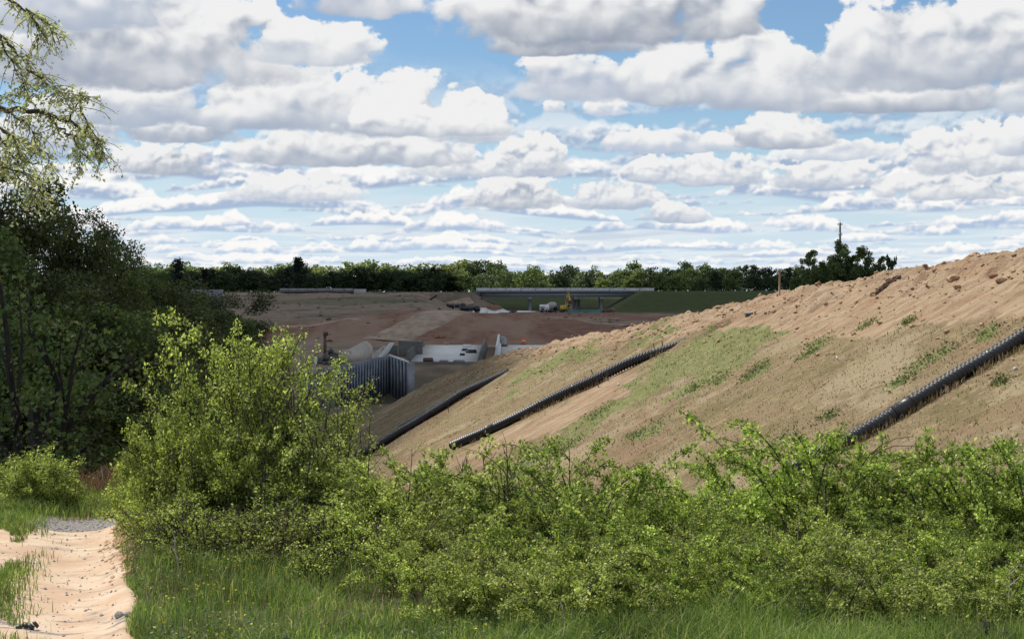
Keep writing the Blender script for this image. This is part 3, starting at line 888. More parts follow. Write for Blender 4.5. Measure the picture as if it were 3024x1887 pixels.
def conifer_meshes(name, seed, H, R, leaf_n, leaf, leafmat='needle'):
    rng = np.random.default_rng(seed)
    wood = MB()
    trunk = np.array([(0, 0, -0.5), (0.05, 0, H * 0.5), (0, 0, H)])
    wood.tube(trunk, [0.028 * H * 0.6, 0.012 * H, 0.02], 6, cap=False)
    P = []
    nb = 46
    for k in range(nb):
        u = rng.random() ** 0.8; z = H * (0.12 + 0.84 * u)
        rr = R * (1 - 0.82 * u ** 1.5) * (0.7 + 0.5 * rng.random())
        a = k * 2.4 + rng.random(); L = rr
        e = np.array([math.cos(a) * L, math.sin(a) * L, z + 0.22 * L])
        wood.tube(np.array([(0, 0, z - 0.05 * L), e]), [0.05, 0.02], 3, cap=False)
        m = int(leaf_n / nb)
        f = rng.random(m) ** 0.5
        q = np.array([0, 0, z]) + f[:, None] * (e - np.array([0, 0, z])) + rng.normal(size=(m, 3)) * np.array([0.16, 0.16, 0.12]) * R
        P.append(q)
    P = np.concatenate(P)
    P[:, 2] *= H / P[:, 2].max()
    V, F = leaf_cards(P, leaf * (0.6 + 0.7 * rng.random(len(P))), rng, up=0.9, aspect=0.6)
    return wood.mesh(name + '_trunk', MATS['bark_dark']), make_mesh(name + '_crown', V, F, MATS[leafmat])

def tree(meshes, label, loc, rz=0.0, sc=1.0, group=None, name='broadleaf_tree', cat='tree'):
    t = thing(name, label, cat, loc, rz, group)
    t.scale = sc if isinstance(sc, tuple) else (sc,) * 3
    obj('trunk', meshes[0], t); obj('crown', meshes[1], t)
    return t

# ---- dark wood in the hollow beyond the track
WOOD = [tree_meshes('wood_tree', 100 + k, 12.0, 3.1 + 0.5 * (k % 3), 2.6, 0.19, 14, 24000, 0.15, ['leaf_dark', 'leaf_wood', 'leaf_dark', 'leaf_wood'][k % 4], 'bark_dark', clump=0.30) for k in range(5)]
THIN = [tree_meshes('thin_tree', 140 + k, 13.0, 2.1, 5.0, 0.13, 14, 7000, 0.10, 'leaf_dark', 'bark_dark', shape='tall', clump=0.30) for k in range(3)]
FORK = tree_meshes('forked_tree', 151, 11.0, 3.6, 3.5, 0.30, 9, 2600, 0.17, 'leaf_wood', 'bark_dark', clump=0.3, fork=True, sides=6)
def wood_at(px, py_top, Y, meshes, label, hgt, group=None, name='broadleaf_tree', wide=1.0, rz=None):
    """A tree whose top shows at (px, py_top)."""
    x, y, ztop = at(px, py_top, Y)
    z = gz(x, Y)
    s = (ztop - z) / hgt
    return tree(meshes, label, (x, Y, z), random.random() * 6.28 if rz is None else rz, (s * wide, s * wide, s), group, name)
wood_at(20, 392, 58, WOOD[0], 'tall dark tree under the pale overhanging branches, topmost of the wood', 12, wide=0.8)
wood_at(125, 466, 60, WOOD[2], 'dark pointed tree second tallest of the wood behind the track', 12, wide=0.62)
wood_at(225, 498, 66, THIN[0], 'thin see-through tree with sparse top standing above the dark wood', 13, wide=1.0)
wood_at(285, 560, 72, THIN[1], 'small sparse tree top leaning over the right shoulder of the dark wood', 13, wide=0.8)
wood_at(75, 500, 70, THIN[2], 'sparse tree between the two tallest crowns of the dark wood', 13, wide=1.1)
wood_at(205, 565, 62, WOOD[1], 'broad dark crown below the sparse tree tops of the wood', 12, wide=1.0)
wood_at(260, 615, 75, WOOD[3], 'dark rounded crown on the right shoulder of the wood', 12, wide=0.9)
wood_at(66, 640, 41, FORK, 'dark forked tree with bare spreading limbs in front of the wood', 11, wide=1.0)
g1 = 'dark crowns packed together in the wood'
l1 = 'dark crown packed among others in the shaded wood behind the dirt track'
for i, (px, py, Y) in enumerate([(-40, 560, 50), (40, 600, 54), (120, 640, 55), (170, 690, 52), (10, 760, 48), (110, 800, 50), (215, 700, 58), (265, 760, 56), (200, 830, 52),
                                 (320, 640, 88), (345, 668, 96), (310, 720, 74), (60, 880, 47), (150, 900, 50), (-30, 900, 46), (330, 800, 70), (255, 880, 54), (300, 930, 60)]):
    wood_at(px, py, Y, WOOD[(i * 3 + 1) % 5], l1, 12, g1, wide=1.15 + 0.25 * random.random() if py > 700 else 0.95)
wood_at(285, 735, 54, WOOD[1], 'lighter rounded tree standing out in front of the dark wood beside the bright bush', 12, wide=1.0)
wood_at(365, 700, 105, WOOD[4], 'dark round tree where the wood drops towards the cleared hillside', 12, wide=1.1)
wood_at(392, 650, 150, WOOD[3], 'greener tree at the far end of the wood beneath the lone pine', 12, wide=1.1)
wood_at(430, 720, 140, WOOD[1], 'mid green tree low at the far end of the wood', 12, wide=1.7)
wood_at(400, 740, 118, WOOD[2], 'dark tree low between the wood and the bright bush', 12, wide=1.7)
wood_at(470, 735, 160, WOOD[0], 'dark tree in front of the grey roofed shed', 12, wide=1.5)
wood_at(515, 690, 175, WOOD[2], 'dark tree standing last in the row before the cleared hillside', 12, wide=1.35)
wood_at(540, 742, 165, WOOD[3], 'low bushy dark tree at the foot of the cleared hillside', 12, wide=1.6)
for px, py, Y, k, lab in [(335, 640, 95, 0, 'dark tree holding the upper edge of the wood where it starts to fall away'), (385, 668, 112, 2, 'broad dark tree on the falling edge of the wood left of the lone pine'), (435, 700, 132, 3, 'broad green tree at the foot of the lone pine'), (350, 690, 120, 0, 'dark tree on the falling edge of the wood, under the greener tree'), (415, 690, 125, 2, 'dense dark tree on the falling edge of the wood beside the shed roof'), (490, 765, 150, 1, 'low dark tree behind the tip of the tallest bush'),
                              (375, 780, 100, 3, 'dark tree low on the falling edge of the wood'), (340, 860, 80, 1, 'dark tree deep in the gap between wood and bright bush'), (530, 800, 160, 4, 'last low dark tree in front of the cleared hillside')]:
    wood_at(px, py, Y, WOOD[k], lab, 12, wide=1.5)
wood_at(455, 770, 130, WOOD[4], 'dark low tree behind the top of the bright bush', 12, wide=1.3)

# ---- far treeline
FB = [tree_meshes('far_tree', 200 + k, 13.0, 5.0 + (k % 3) * 0.8, 0.4, 0.22, 12, 1300, 0.95, m, 'bark_dark', clump=0.36, sides=3) for k, m in enumerate(['leaf_far_bright', 'leaf_far_bright', 'leaf_far_mid', 'leaf_far_mid', 'leaf_far_dark', 'leaf_far_dark', 'leaf_far_dark'])]
PINE = [conifer_meshes('pine', 230 + k, 18.0, 4.0, 2600, 0.9) for k in range(2)]
groups = {
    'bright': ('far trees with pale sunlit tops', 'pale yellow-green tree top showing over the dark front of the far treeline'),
    'mid': ('green trees behind the bridge', 'rounded green tree in the far treeline directly behind the bridge'),
    'dark': ('dark trees along the cleared hillside', 'dark rounded tree in the far treeline above the cleared hillside'),
    'right': ('dark trees behind the grassy bank', 'dark green tree in the far treeline behind the grassy bank beside the bridge')}
def far_tree(px, py_top, Y, k, key, wide=1.0, label=None):
    x, y, ztop = at(px, py_top, Y)
    z = gz(x, Y) if Y < 900 else 2.4
    s = (ztop - z) / 13.0
    gname, lab = groups[key]
    return tree(FB[k], label or lab, (x, Y, z - 0.3), random.random() * 6.28, (wide * (0.5 + 0.5 * s),) * 2 + (s,), None if label else gname)
rj = random.Random(3)
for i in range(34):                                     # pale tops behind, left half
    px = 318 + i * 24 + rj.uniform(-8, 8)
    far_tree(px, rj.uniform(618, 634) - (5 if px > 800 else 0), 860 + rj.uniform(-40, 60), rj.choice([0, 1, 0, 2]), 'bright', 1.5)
for i in range(44):                                     # dark front row, left half
    px = 330 + i * 17.5 + rj.uniform(-6, 6)
    far_tree(px, rj.uniform(627, 650), 690 + rj.uniform(-20, 25), rj.choice([4, 5, 6, 4, 5]), 'dark', 1.1)
for i in range(46):                                     # behind the bridge
    px = 1085 + i * 14.0 + rj.uniform(-6, 6)
    Y = 720 + rj.uniform(-25, 150)
    far_tree(px, rj.uniform(614, 642) + (0 if Y > 780 else 14), Y, rj.choice([0, 2, 3, 1, 2, 3, 4]), 'mid', 0.95)
for (px, py, k, lab) in [(1090, 632, 1, 'pale yellow tree leaning into the gap between the dark wood and the bridge'), (1325, 640, 4, 'darkest rounded tree just behind the middle of the bridge'),
                         (1490, 652, 0, 'small bright round tree behind the right end of the bridge'), (1425, 655, 0, 'bright bushy tree beside the darkest tree behind the bridge'), (1255, 628, 2, 'tall broad green tree rising above the left half of the bridge'),
                         (1010, 640, 5, 'dark tree ending the hillside treeline left of the bridge'), (1060, 645, 4, 'low dark tree sloping down to the left end of the bridge')]:
    far_tree(px, py, 700, k, 'mid', 1.05, lab)
for i in range(42):                                     # right, behind the grassy bank
    px = 1560 + i * 13.5 + rj.uniform(-6, 6)
    Y = 690 + rj.uniform(-20, 120)
    far_tree(px, rj.uniform(618, 644) + (0 if Y > 740 else 12), Y, rj.choice([4, 5, 3, 6, 4]) if px > 1660 else rj.choice([2, 3, 4]), 'right', 0.95)
# the wood's shaded inside and undergrowth, one mass
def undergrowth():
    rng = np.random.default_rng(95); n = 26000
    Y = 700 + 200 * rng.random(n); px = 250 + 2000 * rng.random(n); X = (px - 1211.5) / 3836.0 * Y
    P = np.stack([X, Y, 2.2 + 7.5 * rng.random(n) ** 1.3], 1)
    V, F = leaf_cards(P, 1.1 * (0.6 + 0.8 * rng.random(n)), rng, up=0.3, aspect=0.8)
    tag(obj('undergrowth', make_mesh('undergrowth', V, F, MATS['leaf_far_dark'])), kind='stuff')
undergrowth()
def pine_at(px, py, Y, k, lab, wide=1.0):
    x, y, zt = at(px, py, Y); z = gz(x, Y); s = (zt - z) / 18.0
    return tree(PINE[k], lab, (x, Y, z), 1.3 * k, (s * wide, s * wide, s), None, 'pine_tree', 'pine')
pine_at(421, 608, 560, 0, 'dark layered pine rising above the treeline at the left end of the hillside', 1.25)
pine_at(706, 606, 640, 1, 'dark broad-topped pine rising above the treeline over the unfinished deck', 1.45)
pine_at(680, 632, 660, 0, 'shorter dark pine leaning against the broad-topped pine', 1.3)
pine_at(486, 635, 620, 1, 'short dark pine right of the layered pine', 1.5)
# the clump on the horizon right of centre
CL = [tree_meshes('clump_tree', 260 + k, 15.0, 3.6, 3.0, 0.22, 14, 8000, 0.36, 'leaf_far_mid', 'bark_dark', clump=0.3, sides=4) for k in range(3)]
for (px, py, k, wd, lab) in [(1918, 592, 0, 0.95, 'dark airy tree on the horizon left of the tallest clump tree'), (1985, 570, 1, 1.05, 'tallest dark tree of the horizon clump directly under the phone mast'),
                             (2030, 586, 2, 1.0, 'dark dense tree right of the tallest one in the horizon clump'), (2068, 608, 0, 0.7, 'short dark tree ending the horizon clump above the bare crest'),
                             (1955, 618, 2, 1.0, 'low dark tree filling the gap in the horizon clump'), (2005, 605, 0, 1.2, 'dark low tree in the middle of the horizon clump'), (1890, 640, 1, 0.8, 'low dark tree at the left foot of the horizon clump')]:
    x, y, zt = at(px, py, 430); z = gz(x, 430); s = (zt - z) / 15.0
    tree(CL[k], lab, (x, 430 + rj.uniform(-8, 8), z), 2.0 * k, (s * wd * 0.8, s * wd * 0.8, s), None)
TH = tree_meshes('spindly_tree', 275, 8.0, 0.55, 1.5, 0.07, 9, 420, 0.28, 'leaf_far_dark', 'bark_dark', shape='tall', clump=0.4, sides=3)
for px, py, lab in ((2098, 606, 'spindly young tree on the skyline just above the bare crest'), (2112, 610, 'second spindly young tree on the skyline, the one nearer the soil crest')):
    x, y, zt = at(px, py, 150); z = float(zt) - 5.0
    tree(TH, lab, (x, 150, min(z, gz(x, 150))), px, ((zt - z) / 8.0,) * 2 + ((zt - min(z, gz(x, 150))) / 8.0,), None)

# ---- the branches hanging in from a tree beside the track
def near_tree():
    rng = np.random.default_rng(41)
    t = thing('overhanging_tree', 'tree with pale spring leaves whose drooping limbs hang into the sky at the upper left', 'tree', (-7.6, 14.5, gz(-7.6, 14.5)))
    base = np.array([-7.6, 14.5, gz(-7.6, 14.5)])
    w = MB()
    trunk = curve_pts((0, 0, -0.2), (0.02, 0, 1), 8.0, 9, rng, wob=0.04)
    w.tube(trunk, np.linspace(0.22, 0.08, 9), 8, cap=False)
    w.build('trunk', MATS['bark'], t)
    Y0 = 14.5
    specs = [([(-330, 255), (0, 258), (90, 262), (165, 285), (205, 318), (235, 350)], 0.032), ([(100, 262), (140, 300), (175, 325), (190, 365), (195, 420)], 0.014),
             ([(165, 285), (185, 240), (190, 225)], 0.010), ([(190, 250), (215, 300), (238, 340), (246, 365)], 0.009),
             ([(-300, 60), (0, 82), (40, 125), (80, 165), (110, 185)], 0.022), ([(0, 90), (25, 140), (48, 180), (60, 215)], 0.010), ([(60, 160), (105, 195), (130, 205), (140, 225)], 0.009),
             ([(-260, -40), (0, -20), (40, 12), (90, 40), (120, 60), (130, 100)], 0.018), ([(60, 20), (85, 50), (92, 90)], 0.008),
             ([(-260, 290), (0, 305), (40, 330), (80, 345), (110, 365), (125, 400)], 0.018), ([(-200, 280), (0, 315), (25, 365), (55, 395), (85, 430), (100, 455)], 0.016),
             ([(30, 320), (40, 360), (55, 380)], 0.008), ([(10, 265), (50, 275), (75, 310), (90, 345)], 0.008), ([(-100, 205), (0, 225), (60, 230), (110, 222)], 0.010), ([(-80, 400), (0, 390), (40, 408), (70, 440), (80, 470)], 0.010)]
    Ps = []
    limbs = MB()
    for si, (pts, r0) in enumerate(specs):
        path = []
        for k, (px, py) in enumerate(pts):
            yy = Y0 + 0.5 * math.sin(si * 2.1) + 0.12 * k * math.cos(si * 1.7)
            path.append(np.array(at(px, py, yy)) - base)
        path = np.array(path)
        fine = np.concatenate([path[i] + (path[i + 1] - path[i]) * np.linspace(0, 1, 4, endpoint=False)[:, None] for i in range(len(path) - 1)] + [path[-1:]])
        fine[1:-1] += rng.normal(size=(len(fine) - 2, 3)) * 0.010
        limbs.tube(fine, np.linspace(r0, r0 * 0.22, len(fine)), 5, cap=False)
        vis = fine[(fine[:, 0] + base[0]) > -5.2]
        if len(vis) < 2: vis = fine[-2:]
        m = 6 + 6 * len(vis) // 4
        for j in range(m):
            q, d = along(vis, 1, rng, 0.0, 1.0)
            b = rng.random() * 6.28
            dd = d[0] * 0.5 + np.array([math.cos(b) * 0.7, math.sin(b) * 0.7, -0.10])
            tw = curve_pts(q[0], dd, 0.10 + 0.26 * rng.random(), 5, rng, grav=0.38, wob=0.16)
            limbs.tube(tw, np.linspace(0.0045, 0.0018, 5), 3, cap=False)
            c = 14
            qq, _ = along(tw, c, rng, 0.1, 1.0)
            Ps.append(qq + rng.normal(size=qq.shape) * 0.020)
    limbs.build('limbs', MATS['bark'], t)
    P = np.concatenate(Ps)
    V, F = leaf_cards(P, 0.037 * (0.6 + 0.8 * rng.random(len(P))), rng, up=0.2, aspect=0.55)
    obj('leaves', make_mesh('near_leaves', V, F, MATS['leaf_pale']), t)
near_tree()

# ---- the bright bush and the thicket in front of the valley
BUSH = shrub_meshes('tall_bush', 301, 2.1, 2.6, 30, 12500, 0.050, 'up', 'leaf_shrub', 'bark', 0.30)
BUSH2 = shrub_meshes('airy_bush', 302, 1.9, 2.1, 26, 9500, 0.046, 'up', 'leaf_shrub_dull', 'bark', 0.30)
LOBE = shrub_meshes('dense_bush', 303, 1.6, 1.35, 36, 16000, 0.046, 'up', 'leaf_shrub', 'bark', 0.15)
LOW = [shrub_meshes('low_bush', 310 + k, 1.1, 0.95, 26, 7500, 0.043, 'up', ['leaf_shrub', 'leaf_shrub_dull'][k % 2], 'bark', 0.12) for k in range(3)]
ROSE = [shrub_meshes('cane_bush', 320 + k, 1.5, 0.95, 34, 14000, 0.038, 'cane', 'leaf_rose', 'bark', 0.15) for k in range(4)]
BRAKE = [shrub_meshes('bramble', 330 + k, 1.5, 0.9, 34, 13000, 0.038, 'cane', 'leaf_shrub_dull' if k else 'leaf_shrub', 'bark', 0.15) for k in range(2)]
def bush_at(px, Y, meshes, h0, label, h=None, py_top=None, wide=1.0, rz=None, group=None, name='shrub', cat='shrub'):
    x = (px - 1211.5) / 3836.0 * Y; z = gz(x, Y)
    if py_top is not None: h = CAMZ + (690.0 - py_top) / 3836.0 * Y - z
    s = h / h0
    return shrub(meshes, label, (x, Y, z - 0.03), random.random() * 6.28 if rz is None else rz, (s * wide, s * wide, s), group, name, cat)
bush_at(535, 20.6, BUSH, 2.6, 'tall bright yellow-green bush, the highest one beside the dirt track', py_top=745, wide=0.72, rz=3.6)
bush_at(625, 20.9, BUSH, 2.6, 'tall leafy bush right behind the highest one, its top against the red cutting', py_top=775, wide=0.75, rz=2.2)
bush_at(690, 20.6, BUSH2, 2.1, 'airy bush with thin bare stems in front of the ribbed wall', py_top=820, wide=0.8)
bush_at(775, 20.3, BUSH2, 2.1, 'airy bush whose right edge reaches the lowest black pipe', py_top=905, wide=0.9, rz=4.0)
bush_at(392, 20.0, LOBE, 1.35, 'dense bright bush bulging out over the edge of the dirt track', py_top=960, wide=0.66)
bush_at(450, 19.6, LOBE, 1.35, 'dense bush low in front of the highest one', py_top=985, wide=0.75, rz=1.0)
bush_at(560, 19.7, LOBE, 1.35, 'dense bush with dark gaps under the middle of the tall bushes', py_top=1000, wide=0.75, rz=2.5)
bush_at(335, 19.4, LOW[0], 0.95, 'small bright bush at the grassy corner of the dirt track', py_top=1130, wide=0.9)
bush_at(425, 18.9, LOW[2], 0.95, 'small leafy bush among the dead stalks below the dense bushes', py_top=1150, wide=0.9)
bush_at(660, 19.6, LOW[1], 0.95, 'dull green bush under the airy bushes', py_top=1060, wide=1.0)
bush_at(740, 19.8, LOW[2], 0.95, 'yellowish bush beside the dark hollow under the airy bushes', py_top=1075, wide=1.0)
bush_at(830, 19.6, LOW[0], 0.95, 'leafy bush at the lower end of the lowest black pipe', py_top=1085, wide=0.95)
bush_at(905, 19.0, LOW[1], 0.95, 'dull green bush right of the lower end of the lowest black pipe', py_top=1085, wide=1.1)
bush_at(85, 23.2, LOBE, 1.35, 'rounded green bush at the end of the dirt track, left of the gap', py_top=1060, wide=1.2, rz=0.4)
bush_at(10, 23.8, LOW[2], 0.95, 'low green bush at the picture edge beyond the gravel', py_top=1095, wide=1.1)
bush_at(150, 23.0, LOW[0], 0.95, 'dull green bush beside the reddish dead brush', py_top=1110, wide=1.0)
bush_at(222, 23.4, LOW[2], 0.95, 'low yellow-green bush in the gap between track end and wood', py_top=1160, wide=0.9)
bush_at(290, 22.6, BRAKE[1], 0.9, 'dark shaded bush beneath the bulging bright bush', py_top=1130, wide=0.55)
TWIG = [shrub_meshes('twiggy_bush', 350 + k, 1.0, 0.9, 34, 2600, 0.042, 'up', 'leaf_shrub', ['bark', 'bark_dark'][k], 0.1) for k in range(2)]
for i, (px, Y, pt, lab) in enumerate([(390, 18.2, 1165, 'twiggy half bare bush nearest the dirt track, under the dense bright bush'), (470, 17.6, 1175, 'twiggy half bare bush with grey stems under the tallest bush'),
                                      (550, 17.5, 1190, 'twiggy half bare bush in the middle of the row under the tall bushes'), (640, 17.4, 1165, 'dark twiggy bush at the dark hollow under the airy bush'),
                                      (720, 17.3, 1180, 'twiggy half bare bush right of the dark hollow'), (800, 17.2, 1180, 'twiggy half bare bush where the tall bushes meet the thicket'), (885, 17.0, 1200, 'twiggy bush at the left end of the thicket, mostly bare'),
                                      (430, 17.0, 1265, 'low sparse bush in the grass next to the pale dead stick'), (600, 16.8, 1270, 'low sparse bush in the grass below the middle of the tall bushes'), (760, 16.5, 1260, 'low sparse bush in the grass left of the bramble thicket')]):
    bush_at(px, Y, TWIG[i % 2], 0.9, lab, py_top=pt, wide=1.1)
# back row of the thicket
bush_at(985, 18.6, BRAKE[0], 0.9, 'bramble bush below the lowest pipe at the left end of the thicket', py_top=1095, wide=0.95)
bush_at(1080, 18.8, LOW[1], 0.95, 'dull upright bush at the lower end of the middle pipe', py_top=1035, wide=1.0)
bush_at(1180, 18.2, BRAKE[1], 0.9, 'bramble bush below the green patch of the slope', py_top=1095, wide=0.95)
bush_at(1330, 17.6, ROSE[0], 0.95, 'arching rose bush with tall canes standing up against the bare slope', py_top=1060, wide=0.85)
bush_at(1440, 17.8, ROSE[1], 0.95, 'arching rose bush with one long cane leaning right over the slope', py_top=1105, wide=0.75)
bush_at(1545, 17.2, BRAKE[1], 0.9, 'low bramble bush at the dip in the thicket', py_top=1200, wide=1.0)
bush_at(1640, 18.0, ROSE[2], 0.95, 'rose bush rising from the dip in the thicket', py_top=1137, wide=0.9)
bush_at(1770, 18.6, ROSE[3], 0.95, 'rose bush in front of the half hidden end of the nearest pipe', py_top=1072, wide=0.9)
bush_at(1925, 18.6, ROSE[0], 0.95, 'tallest rose bush, its canes reaching over the nearest pipe', py_top=997, wide=0.85, rz=2.8)
bush_at(2060, 18.9, ROSE[1], 0.95, 'rose bush right of the tallest one with drooping canes', py_top=1057, wide=0.9)
bush_at(2180, 18.6, ROSE[2], 0.95, 'rose bush with long bare cane tips over the brown slope', py_top=1062, wide=0.9, rz=1.2)
bush_at(2320, 18.2, ROSE[3], 0.95, 'rose bush with a tuft of upright canes near the picture edge', py_top=1034, wide=0.9, rz=0.6)
bush_at(2440, 18.0, ROSE[0], 0.95, 'rose bush cut off by the picture edge at the end of the thicket', py_top=1027, wide=0.9, rz=4.4)
g2 = 'bushes packed in the front of the thicket'
l2 = 'green bramble bush packed among its neighbours in the front of the thicket'
ORD = 'first second third fourth fifth sixth seventh eighth ninth tenth eleventh twelfth thirteenth fourteenth'.split()
k = 0
for row, (Y, x0, x1, pt, stepx) in enumerate([(17.3, 930, 2460, 1180, 125), (16.0, 960, 2450, 1240, 128), (14.9, 1080, 2440, 1305, 130)]):
    px = x0
    while px < x1:
        mesh = (ROSE + BRAKE)[(k * 5 + row) % 6] if px > 1250 else (BRAKE + LOW)[(k * 3 + row) % 5]
        nth = ORD[int((px - x0) / stepx + 0.5)]
        lab = ['green bramble bush in the third row of the thicket, %s from the track side', 'leafy bramble bush in the second row of the thicket, %s from the track side', 'low bramble bush at the grass edge of the thicket, %s from the track side'][row] % nth
        bush_at(px + rj.uniform(-25, 25), Y + rj.uniform(-0.3, 0.3), mesh, 0.95, lab, py_top=pt + rj.uniform(-22, 40), wide=1.0, group=g2)
        px += stepx; k += 1

# bare saplings in the thicket
def sapling(px, py_top, Y, seed, label, mat='bark', lean=0.0, leaves=True, base_py=None):
    rng = np.random.default_rng(seed)
    x, y, zt = at(px, py_top, Y); z = gz(x, Y); H = zt - z
    t = thing('sapling', label, 'sapling', (x - lean * H, Y, z))
    w = MB(); P = []
    path = curve_pts((0, 0, -0.05), (lean, 0, 1), H * 1.03, 9, rng, wob=0.05, upb=0.05)
    w.tube(path, np.linspace(0.013, 0.003, 9), 5, cap=False)
    w.build('stem', MATS[mat], t)
    tw = MB()
    for j in range(9):
        q, d = along(path, 1, rng, 0.35, 0.95); b = rng.random() * 6.28
        p2 = curve_pts(q[0], (math.cos(b) * 0.6, math.sin(b) * 0.6, 0.75), (0.2 + 0.3 * rng.random()) * H * 0.6, 5, rng, wob=0.1, upb=0.06)
        tw.tube(p2, np.linspace(0.005, 0.0016, 5), 3, cap=False)
        if leaves:
            qq, _ = along(p2, 14, rng, 0.3, 1); P.append(qq + rng.normal(size=qq.shape) * 0.018)
    tw.build('twigs', MATS[mat], t)
    if leaves:
        P = np.concatenate(P)
        V, F = leaf_cards(P, 0.028 * (0.6 + 0.8 * rng.random(len(P))), rng)
        obj('leaves', make_mesh('sapling_leaves', V, F, MATS['leaf_shrub']), t)
for s_ in [(1205, 1050, 17.6, 501, 'dark bare sapling with spread twigs above the green thicket', 'bark_dark', 0.0, False), (1305, 1120, 17.4, 502, 'thin dark sapling left of the tall rose canes', 'bark_dark', 0.02, False),
           (1090, 1080, 17.8, 503, 'forked bare sapling in the left part of the thicket', 'bark_dark', 0.08, False), (1180, 1100, 17.0, 504, 'dark crooked sapling leaning left before the middle pipe', 'bark_dark', -0.2, False),
           (880, 960, 19.2, 505, 'slim sapling beside the airy bush at the lowest pipe', 'bark', 0.05, True), (815, 935, 19.4, 506, 'sapling with few leaves rising from the airy bush', 'bark', 0.06, True),
           (965, 1055, 18.4, 507, 'leafy sapling in front of the lowest pipe', 'bark', 0.04, True), (720, 1020, 18.8, 508, 'thin dead sapling in front of the dark hollow under the bushes', 'bark_dark', 0.0, False),
           (620, 1040, 18.6, 509, 'leafless dark sapling under the tall bushes', 'bark_dark', 0.03, False), (375, 1235, 18.0, 510, 'short dark sapling at the corner of the grass by the track', 'bark_dark', 0.02, False),
           (2390, 1335, 14.6, 511, 'pale leafless twiggy sapling in front of the thicket near the wooden posts', 'bark_pale', 0.05, False), (1330, 1035, 17.2, 512, 'tall dark cane with leafy tip standing above the thicket', 'bark_dark', -0.02, True)]:
    sapling(s_[0], s_[1], s_[2], s_[3], s_[4], s_[5], s_[6], s_[7])
def long_cane(px, py_base, Y, pts, seed, label):
    rng = np.random.default_rng(seed)
    P = np.array([at(a, b, Y + 0.15 * i) for i, (a, b) in enumerate(pts)])
    x0, y0 = P[0][0], P[0][1]; z0 = gz(x0, y0); P[0][2] = z0 - 0.03
    fine = np.concatenate([P[i] + (P[i + 1] - P[i]) * np.linspace(0, 1, 5, endpoint=False)[:, None] for i in range(len(P) - 1)] + [P[-1:]])
    for _ in range(3): fine[1:-1] = (fine[:-2] + 2 * fine[1:-1] + fine[2:]) / 4
    O = np.array([x0, y0, z0])
    t = thing('rose_cane', label, 'cane', tuple(O))
    m = MB(); m.tube(fine - O, np.linspace(0.011, 0.003, len(fine)), 5, cap=False)
    Q = []
    for j in range(46):
        q, d = along(fine, 1, rng, 0.25, 1.0); b = rng.random() * 6.28
        tw = curve_pts(q[0], d[0] * 0.4 + np.array([math.cos(b), math.sin(b), 0.35]), 0.05 + 0.10 * rng.random(), 4, rng, wob=0.1)
        m.tube(tw - O, np.linspace(0.003, 0.001, 4), 3, cap=False)
        qq, _ = along(tw, 12, rng, 0.2, 1.0); Q.append(qq + rng.normal(size=qq.shape) * 0.020)
    m.build('stem', MATS['bark_dark'], t)
    Q = np.concatenate(Q) - O
    V, F = leaf_cards(Q, 0.034 * (0.5 + rng.random(len(Q))), rng)
    obj('leaves', make_mesh('cane_leaves', V, F, MATS['leaf_rose']), t)
for c in [(1390, 1250, 17.0, [(1395, 1330), (1350, 1180), (1322, 1100), (1306, 1035)], 601, 'long leafy cane rising almost straight up from the dip in the thicket'),
          (1400, 1250, 17.0, [(1400, 1330), (1440, 1190), (1480, 1130), (1540, 1108)], 602, 'long cane arching right from the dip in the thicket, tip over the slope'),
          (1390, 1250, 16.9, [(1400, 1320), (1330, 1200), (1270, 1130), (1228, 1105)], 603, 'long cane arching left from the tall rose bush in the dip'),
          (1890, 1250, 17.2, [(1900, 1330), (1840, 1200), (1790, 1115), (1738, 1088), (1712, 1096)], 604, 'long cane arching left in front of the half hidden pipe end'),
          (1920, 1250, 17.4, [(1925, 1300), (1935, 1150), (1965, 1060), (1990, 1012)], 605, 'tall upright cane at the lower end of the nearest pipe'),
          (1960, 1250, 17.2, [(1960, 1300), (2010, 1160), (2080, 1095), (2160, 1078)], 606, 'long drooping cane reaching right across the nearest pipe'),
          (2200, 1250, 17.0, [(2210, 1300), (2160, 1160), (2090, 1100), (2040, 1120)], 607, 'arching cane bent over leftwards at the right side of the thicket'),
          (2330, 1250, 16.8, [(2350, 1310), (2335, 1180), (2300, 1100), (2270, 1062)], 608, 'stout leafy cane leaning left near the right end of the thicket'),
          (2410, 1250, 16.8, [(2440, 1310), (2420, 1150), (2390, 1080), (2370, 1050)], 609, 'leafy cane leaning left at the very edge of the picture')]:
    long_cane(*c)
# the one pale dead stick
x, y, z = at(424, 1388, 16.6)
st = MB(); zz = gz(x, 16.6)
st.tube(np.array([(0, 0, -0.05), (-0.01, 0, 0.12), (-0.045, 0.01, 0.26), (-0.05, 0.02, 0.38), (-0.075, 0.02, 0.50)]), [0.011, 0.010, 0.008, 0.006, 0.003], 5)
st.tube(np.array([(-0.045, 0.01, 0.26), (-0.10, 0.0, 0.32)]), [0.005, 0.002], 4)
tag(st.build('dead_stick', MATS['bark_pale'], None, (x, 16.6, zz)), 'pale bare dead stick standing in the grass beside the track', 'stick')

